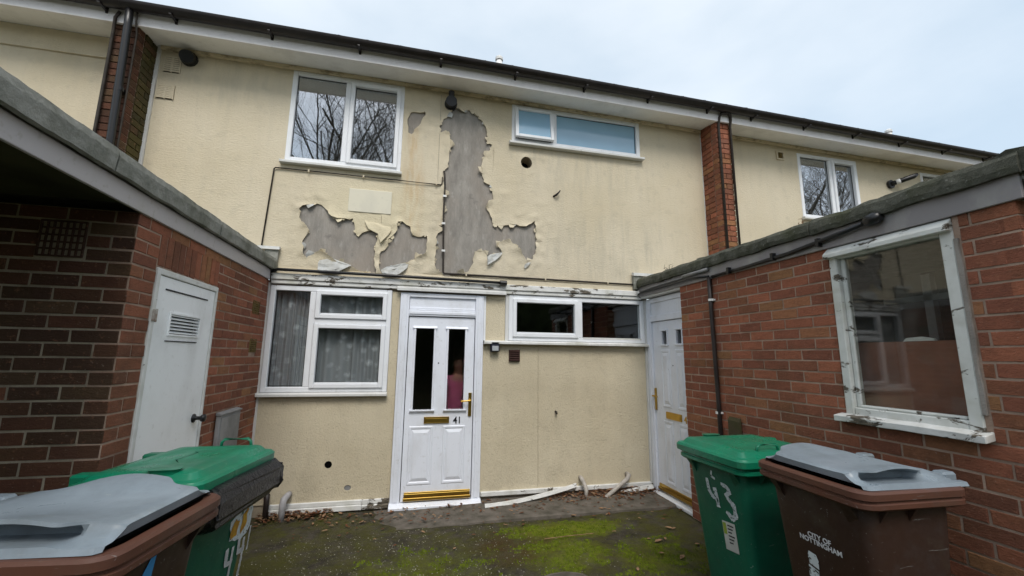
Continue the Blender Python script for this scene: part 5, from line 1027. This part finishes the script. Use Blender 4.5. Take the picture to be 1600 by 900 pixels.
m.loft(rings, False); bg_ = m.build('bin_bag', 'bag', origin=(0, 0, 0), smooth=True); tag(bg_, 'shiny black bin liner bulging out under the lid of the left green bin', 'bin bag'); bg_.location = (-1.32, -2.39, 0); bg_.rotation_euler = (0, 0, R(-9))
bm = bmesh.new(); bm.from_mesh(bg_.data); bmesh.ops.triangulate(bm, faces=bm.faces, quad_method='SHORT_EDGE'); bm.to_mesh(bg_.data); bm.free(); smooth_angle(bg_, 16)

# ------------------------------------------------------------------ person standing behind the right-hand glass of the front door
def skin_mesh(name, verts, edges, mat, parent, root=0, sub=2):
    me = bpy.data.meshes.new(name); me.from_pydata([v[:3] for v in verts], edges, []); me.materials.append(M[mat]); o = bpy.data.objects.new(name, me); COL.objects.link(o); o.parent = parent
    sk = o.modifiers.new('skin', 'SKIN'); sk.use_smooth_shade = True
    for i, v in enumerate(verts):
        r = v[3]; me.skin_vertices[0].data[i].radius = r if isinstance(r, tuple) else (r, r); me.skin_vertices[0].data[i].use_root = (i == root)
    s = o.modifiers.new('sub', 'SUBSURF'); s.levels = s.render_levels = sub; return o
pr_ = thing('person', 'person in a pink top standing behind the right-hand glass of the white front door', 'person', (.33, .36, 0.0))
V = [(0, 0, .86, (.13, .10)), (0, 0, 1.0, (.125, .09)), (0, 0, 1.18, (.13, .095)), (0, 0, 1.32, (.12, .085)), (0, .0, 1.385, .05), (0, -.01, 1.43, .046), (0, -.02, 1.475, (.062, .075)), (0, -.022, 1.53, (.072, .090)), (0, -.015, 1.58, (.066, .08))]
Ed = [(0, 1), (1, 2), (2, 3), (3, 4), (4, 5), (5, 6), (6, 7), (7, 8)]
for s in (-1, 1):
    o = len(V); V += [(s*.155, 0, 1.325, .052), (s*.20, .01, 1.08, .042), (s*.205, -.05, .86, .030), (s*.205, -.065, .81, (.022, .034)), (s*.203, -.075, .765, (.018, .036))]; Ed += [(3, o), (o, o+1), (o+1, o+2), (o+2, o+3), (o+3, o+4)]
    for k, (dy, ln) in enumerate(((-.030, .062), (-.010, .074), (.010, .070), (.028, .055))):
        q = len(V); V += [(s*.203, -.078+dy, .745, .008), (s*.198, -.080+dy, .745-ln*.5, .0078), (s*.190, -.082+dy, .745-ln, .0065)]; Ed += [(o+4, q), (q, q+1), (q+1, q+2)]
    q = len(V); V += [(s*.190, -.105, .80, .010), (s*.183, -.122, .77, .0085), (s*.180, -.130, .745, .0075)]; Ed += [(o+3, q), (q, q+1), (q+1, q+2)]
    q = len(V); V += [(s*.085, 0, .78, .085), (s*.09, -.012, .45, .058), (s*.09, .01, .10, .038), (s*.09, -.03, .045, .04), (s*.095, -.15, .03, (.035, .028))]; Ed += [(0, q), (q, q+1), (q+1, q+2), (q+2, q+3), (q+3, q+4)]
body = skin_mesh('body', V, Ed, 'skin', pr_)
tv = [(0, 0, .90, (.155, .118)), (0, 0, 1.05, (.150, .112)), (0, 0, 1.2, (.152, .115)), (0, 0, 1.325, (.138, .10)), (0, 0, 1.375, (.07, .06))]; te = [(0, 1), (1, 2), (2, 3), (3, 4)]
for s in (-1, 1): o = len(tv); tv += [(s*.16, 0, 1.325, .066), (s*.203, .01, 1.08, .056), (s*.207, -.045, .89, .044)]; te += [(3, o), (o, o+1), (o+1, o+2)]
skin_mesh('pink_top', tv, te, 'pink', pr_)
tv = [(0, 0, .88, (.15, .115))]; te = []
for s in (-1, 1): o = len(tv); tv += [(s*.085, 0, .77, .10), (s*.09, -.012, .45, .075), (s*.09, .01, .09, .058)]; te += [(0, o), (o, o+1), (o+1, o+2)]
skin_mesh('trousers', tv, te, 'trouser', pr_)
hv = [(0, .02, 1.60, (.078, .088)), (0, .05, 1.54, (.080, .060)), (0, .06, 1.46, (.07, .045)), (0, -.03, 1.635, (.06, .06))]; skin_mesh('hair', hv, [(0, 1), (1, 2), (0, 3)], 'hair', pr_)
fc = MB().prism([(-.012, 1.505), (.012, 1.505), (.006, 1.545), (-.006, 1.545)], -.135, -.10, 'y'); fc.v = [(x+.33, y+.36, z) for x, y, z in fc.v]; fc.build('nose', 'skin', pr_, bevel=.005)
for s in (-1, 1): e = MB().disc((.33+s*.03, .36-.112, 1.548), .011, 'y', 10, .36-.095); e.build('eye', 'blackprint', pr_)
e = MB().box(.33-.022, .33+.022, .36-.112, .36-.09, 1.478, 1.486); e.build('mouth', 'pink', pr_)

# ------------------------------------------------------------------ moss, grit, leaves, weeds
def nval(x, y, s, z=0): return noise.noise((x*s, y*s, z))
rg = random.Random(11)
m = MB(); cnt = 0
def el(x, y, cx, cy, rx, ry): return max(0, 1-((x-cx)/rx)**2-((y-cy)/ry)**2)
while cnt < 9500:
    x = rg.uniform(-.6, 2.6); y = rg.uniform(-2.3, -.58)
    k = max(el(x, y, 1.25, -.90, .85, .28), .8*el(x, y, 1.1, -1.35, .6, .5), .5*el(x, y, -.1, -1.4, 1.0, .65), .62*el(x, y, 1.9, -1.6, .8, .65))*(nval(x, y, 7)*1.1+.55+.5*nval(x, y, 19))
    if k < .22+rg.random()*.25: continue
    z = -.012+ground_z(x, y); h = rg.uniform(.003, .010)*(1.9 if rg.random() < .15 else 1); r = rg.uniform(.003, .009)*(1.5 if rg.random() < .15 else 1); a = rg.uniform(0, 6.3)
    vs = [(x+r*cos(a+i*2.1), y+r*sin(a+i*2.1), z-.002) for i in range(3)]+[(x+rg.uniform(-.005, .005), y+rg.uniform(-.005, .005), z+h)]
    m.add(vs, [(0, 1, 3), (1, 2, 3), (2, 0, 3)]); cnt += 1
tag(m.build('moss', 'moss', fix=False, smooth=True), kind='stuff')
m = MB()
for i in range(4200):
    x = rg.gauss(-.3, .85); y = rg.uniform(-2.6, -.62)
    if rg.random() > .35+.5*max(0, nval(x, y, 3)+.3): continue
    z = -.012+ground_z(x, y); r = rg.uniform(.002, .0075); a = rg.uniform(0, 6.3)
    vs = [(x+r*cos(a+q*1.57), y+r*sin(a+q*1.57), z-.001) for q in range(4)]+[(x, y, z+r*.8)]
    m.add(vs, [(0, 1, 4), (1, 2, 4), (2, 3, 4), (3, 0, 4)])
tag(m.build('gravel', 'grit', fix=False), kind='stuff')
def leaf_at(m, x, y, z, s, r, k=0):
    a = r.uniform(0, 6.3); tilt = r.uniform(-.6, .6); cu = r.uniform(.1, .5); P = []
    for u, v in ((-1, 0), (-.45, .42), (.3, .38), (1, 0), (.3, -.38), (-.45, -.42)):
        zz = cu*s*(abs(v)*1.4+.3*u*u)+s*.35*tilt*u; P.append((x+s*(u*cos(a)-v*sin(a)), y+s*(u*sin(a)+v*cos(a)), z+zz))
    m.add(P, [(0, 1, 2, 3), (0, 3, 4, 5)], k)
m = MB()
for i in range(1500):
    q = rg.random()
    if q < .24: x = rg.uniform(-1.66, -.95); y = -.03-abs(rg.gauss(0, .10)); z = max(0, .045*(1-(-y)/.3))*rg.random()
    elif q < .72: x = rg.uniform(1.35, 2.74); y = -.03-abs(rg.gauss(0, .12)); z = max(0, .06*(1-(-y)/.35))*rg.random()+.01
    else: x = rg.uniform(-1.2, 2.7); y = -.06-abs(rg.gauss(0, .35)); z = .020 if y > -.58 and x > -.3 else .0
    leaf_at(m, x, y, z+.006, rg.uniform(.006, .018)+.022*rg.random()**3, rg, rg.randrange(3) == 0)
tag(m.build('leaf_litter', ['leaf', 'leafpale'], fix=False), kind='stuff')
LV = ((2.257, -1.086, .030, 'pale curled leaf on the moss nearest the corner door'), (2.30, -1.10, .022, 'small leaf beside the pale curled leaf nearest the corner door'), (2.00, -1.32, .034, 'largest dead leaf in the middle of the mossy yard'), (1.94, -1.26, .022, 'small dead leaf just behind the largest leaf in the mossy yard'), (2.08, -1.30, .018, 'tiny dead leaf right of the largest leaf in the mossy yard'), (2.02, -1.63, .032, 'broad brown leaf on the moss near the front, left of the 43 bin'), (2.30, -1.45, .026, 'pale leaf on the moss close against the 43 bin'), (1.88, -1.55, .024, 'curled leaf beside the broad brown leaf near the front of the yard'), (1.70, -1.05, .018, 'small leaf at the right end of the bright green moss'), (.73, -.70, .020, 'small leaf at the edge of the concrete strip below the front door'), (1.55, -1.75, .02, 'dead leaf on the moss at the bottom edge of the yard'), (.2, -1.1, .018, 'lone small leaf on the dark gritty left part of the yard'))
for (x, y, sz, lb) in LV:
    mm = MB(); leaf_at(mm, x, y, .0+ground_z(x, y), sz*1.3, rg); tag(mm.build('fallen_leaf', 'leafpale', fix=False), lb, 'leaf', 'single fallen leaves on the moss')
tag(MB().tube([(1.0, -1.10, .008), (1.25, -1.09, .012), (1.48, -1.075, .008)], .0035, 5).build('twig', 'leafpale'), 'thin pale straight stalk lying across the bright green moss', 'twig')
# rim of a drain cover breaking the moss at the front
m = MB(); rings = []
for i in range(25):
    a = i/24*pi; rings.append([(.93+rr*cos(a), -1.80+rr*.55*sin(a), zz) for rr, zz in ((.20, -.01), (.195, .014), (.165, .016), (.155, -.005))])
m.loft(rings); tag(lumpy(m, .006, 14, 2).build('drain_cover', 'concrete'), 'curved concrete rim half buried in the moss at the front of the yard', 'drain')
for (x, y, z, sd, lb) in ((2.70, -.66, 2.62, 1, 'bare dry weed on the right store roof against the cream wall'), (2.70, -2.43, 2.65, 2, 'small dry tuft on the right store roof edge below the far window')):
    m = MB(); r = random.Random(sd)
    for i in range(7):
        p = Vector((x, y, z-.03)); d = Vector((r.uniform(-.5, .5), r.uniform(-.6, .6), r.uniform(.4, 1))).normalized(); L_ = r.uniform(.08, .20) if sd == 1 else r.uniform(.04, .09); q = p+d*L_; e = q+Vector((r.uniform(-.6, .6), r.uniform(-.6, .6), r.uniform(-.2, .5))).normalized()*L_*.4
        m.tube([p, p.lerp(q, .5)+Vector((r.uniform(-.01, .01),)*3), q, e], [.004, .003, .0025, .001], 4)
    tag(m.build('weed', 'bark' if sd == 1 else 'leafpale'), lb, 'weed', 'weeds on the right store roof')

# ------------------------------------------------------------------ bare trees and hedge across the way (trees seen mirrored in the windows; the hedge is unseen and added)
def tree(x, y, h, seed, label):
    r = random.Random(seed); t = thing('bare_tree', label, 'tree', (x, y, 0), 'bare trees across from the houses'); tk = MB(); br = MB()
    def grow(p, d, L_, rad, lev, m):
        n = 3; pts = [p]; q = p; dd = d
        for i in range(n): dd = (dd+Vector((r.gauss(0, .13), r.gauss(0, .13), r.gauss(.05, .08)))).normalized(); q = q+dd*L_/n; pts.append(q)
        m.tube(pts, [rad*(1-.45*i/n) for i in range(n+1)], 6 if lev < 2 else 3, caps=False)
        if lev >= 5: return
        k = {0: 11, 1: 5, 2: 5, 3: 4, 4: 3}[lev]
        for i in range(k):
            f = r.uniform(.25 if lev else .40, 1.0); idx = min(n-1, int(f*n)); b = pts[idx].lerp(pts[idx+1], f*n-idx) if f < 1 else pts[-1]
            az = r.uniform(0, 6.283); sp = r.uniform(.45, .95); ax = Vector((cos(az), sin(az), 0)); nd = (dd*cos(sp)+(ax-dd*ax.dot(dd)).normalized()*sin(sp)+Vector((0, 0, .12))).normalized()
            grow(b, nd, L_*r.uniform(.45, .68), rad*r.uniform(.34, .48), lev+1, br)
    grow(Vector((x, y, -.1)), Vector((r.gauss(0, .03), r.gauss(0, .03), 1)).normalized(), h*.62, h*.008, 0, tk)
    tk.build('trunk', 'bark', t, fix=False); br.build('branches', 'bark', t, fix=False)
for i, (x, y, h, lb) in enumerate(((-10.5, -26, 26, 'leftmost bare tree mirrored in the bedroom window'), (-7.6, -25, 25, 'tall bare tree mirrored in the left light of the bedroom window'), (-5.0, -27, 27, 'tall bare tree mirrored in the right light of the bedroom window'), (-2.4, -25, 25, 'bare tree mirrored at the right edge of the bedroom window'), (-6.5, -33, 32, 'tallest bare tree, behind the others, mirrored in the bedroom window'),
                                (33.0, -25, 24, 'bare tree mirrored at the left of the far right window'), (37.0, -26, 25, 'bare tree mirrored in the far right window'), (41.5, -26, 25, 'second bare tree mirrored in the far right window, farther along'))): tree(x, y, h, 20+i, lb)
m = MB(); rows = []
for i in range(121):
    x = -45+i*1.0; rows.append([(x, -20+.5*noise.noise((x*.4, 0, j)), 0 if j in (0, 5) else (2.6+.6*noise.noise((x*.5, j, 0)))*(.75 if j in (1, 4) else 1)) if False else (x, -19.0-[0, -.2, .4, 1.6, 2.2, 2.0][j]+.35*noise.noise((x*.7, j, 1)), [0, 3.5, 5.6, 5.6, 3.5, 0][j]+.4*noise.noise((x*.6, j, 7))) for j in range(6)])
vs = [p for r in rows for p in r]; m.add(vs, [(i*6+j, (i+1)*6+j, (i+1)*6+j+1, i*6+j+1) for i in range(120) for j in range(5)])
for i in range(14000):
    x = rg.uniform(-45, 75); z = rg.uniform(.1, 5.9); y = -18.75+rg.uniform(-.5, .25); s = rg.uniform(.05, .12); a = rg.uniform(0, 6.3); m.add([(x-s*cos(a), y, z-s*sin(a)), (x+s*sin(a), y+.05, z-s*cos(a)), (x+s*cos(a), y, z+s*sin(a))], [(0, 1, 2)])
tag(m.build('added_hedge', 'added_hedge', fix=False), kind='stuff')  # unseen, added so the lower panes mirror something dark instead of bright horizon
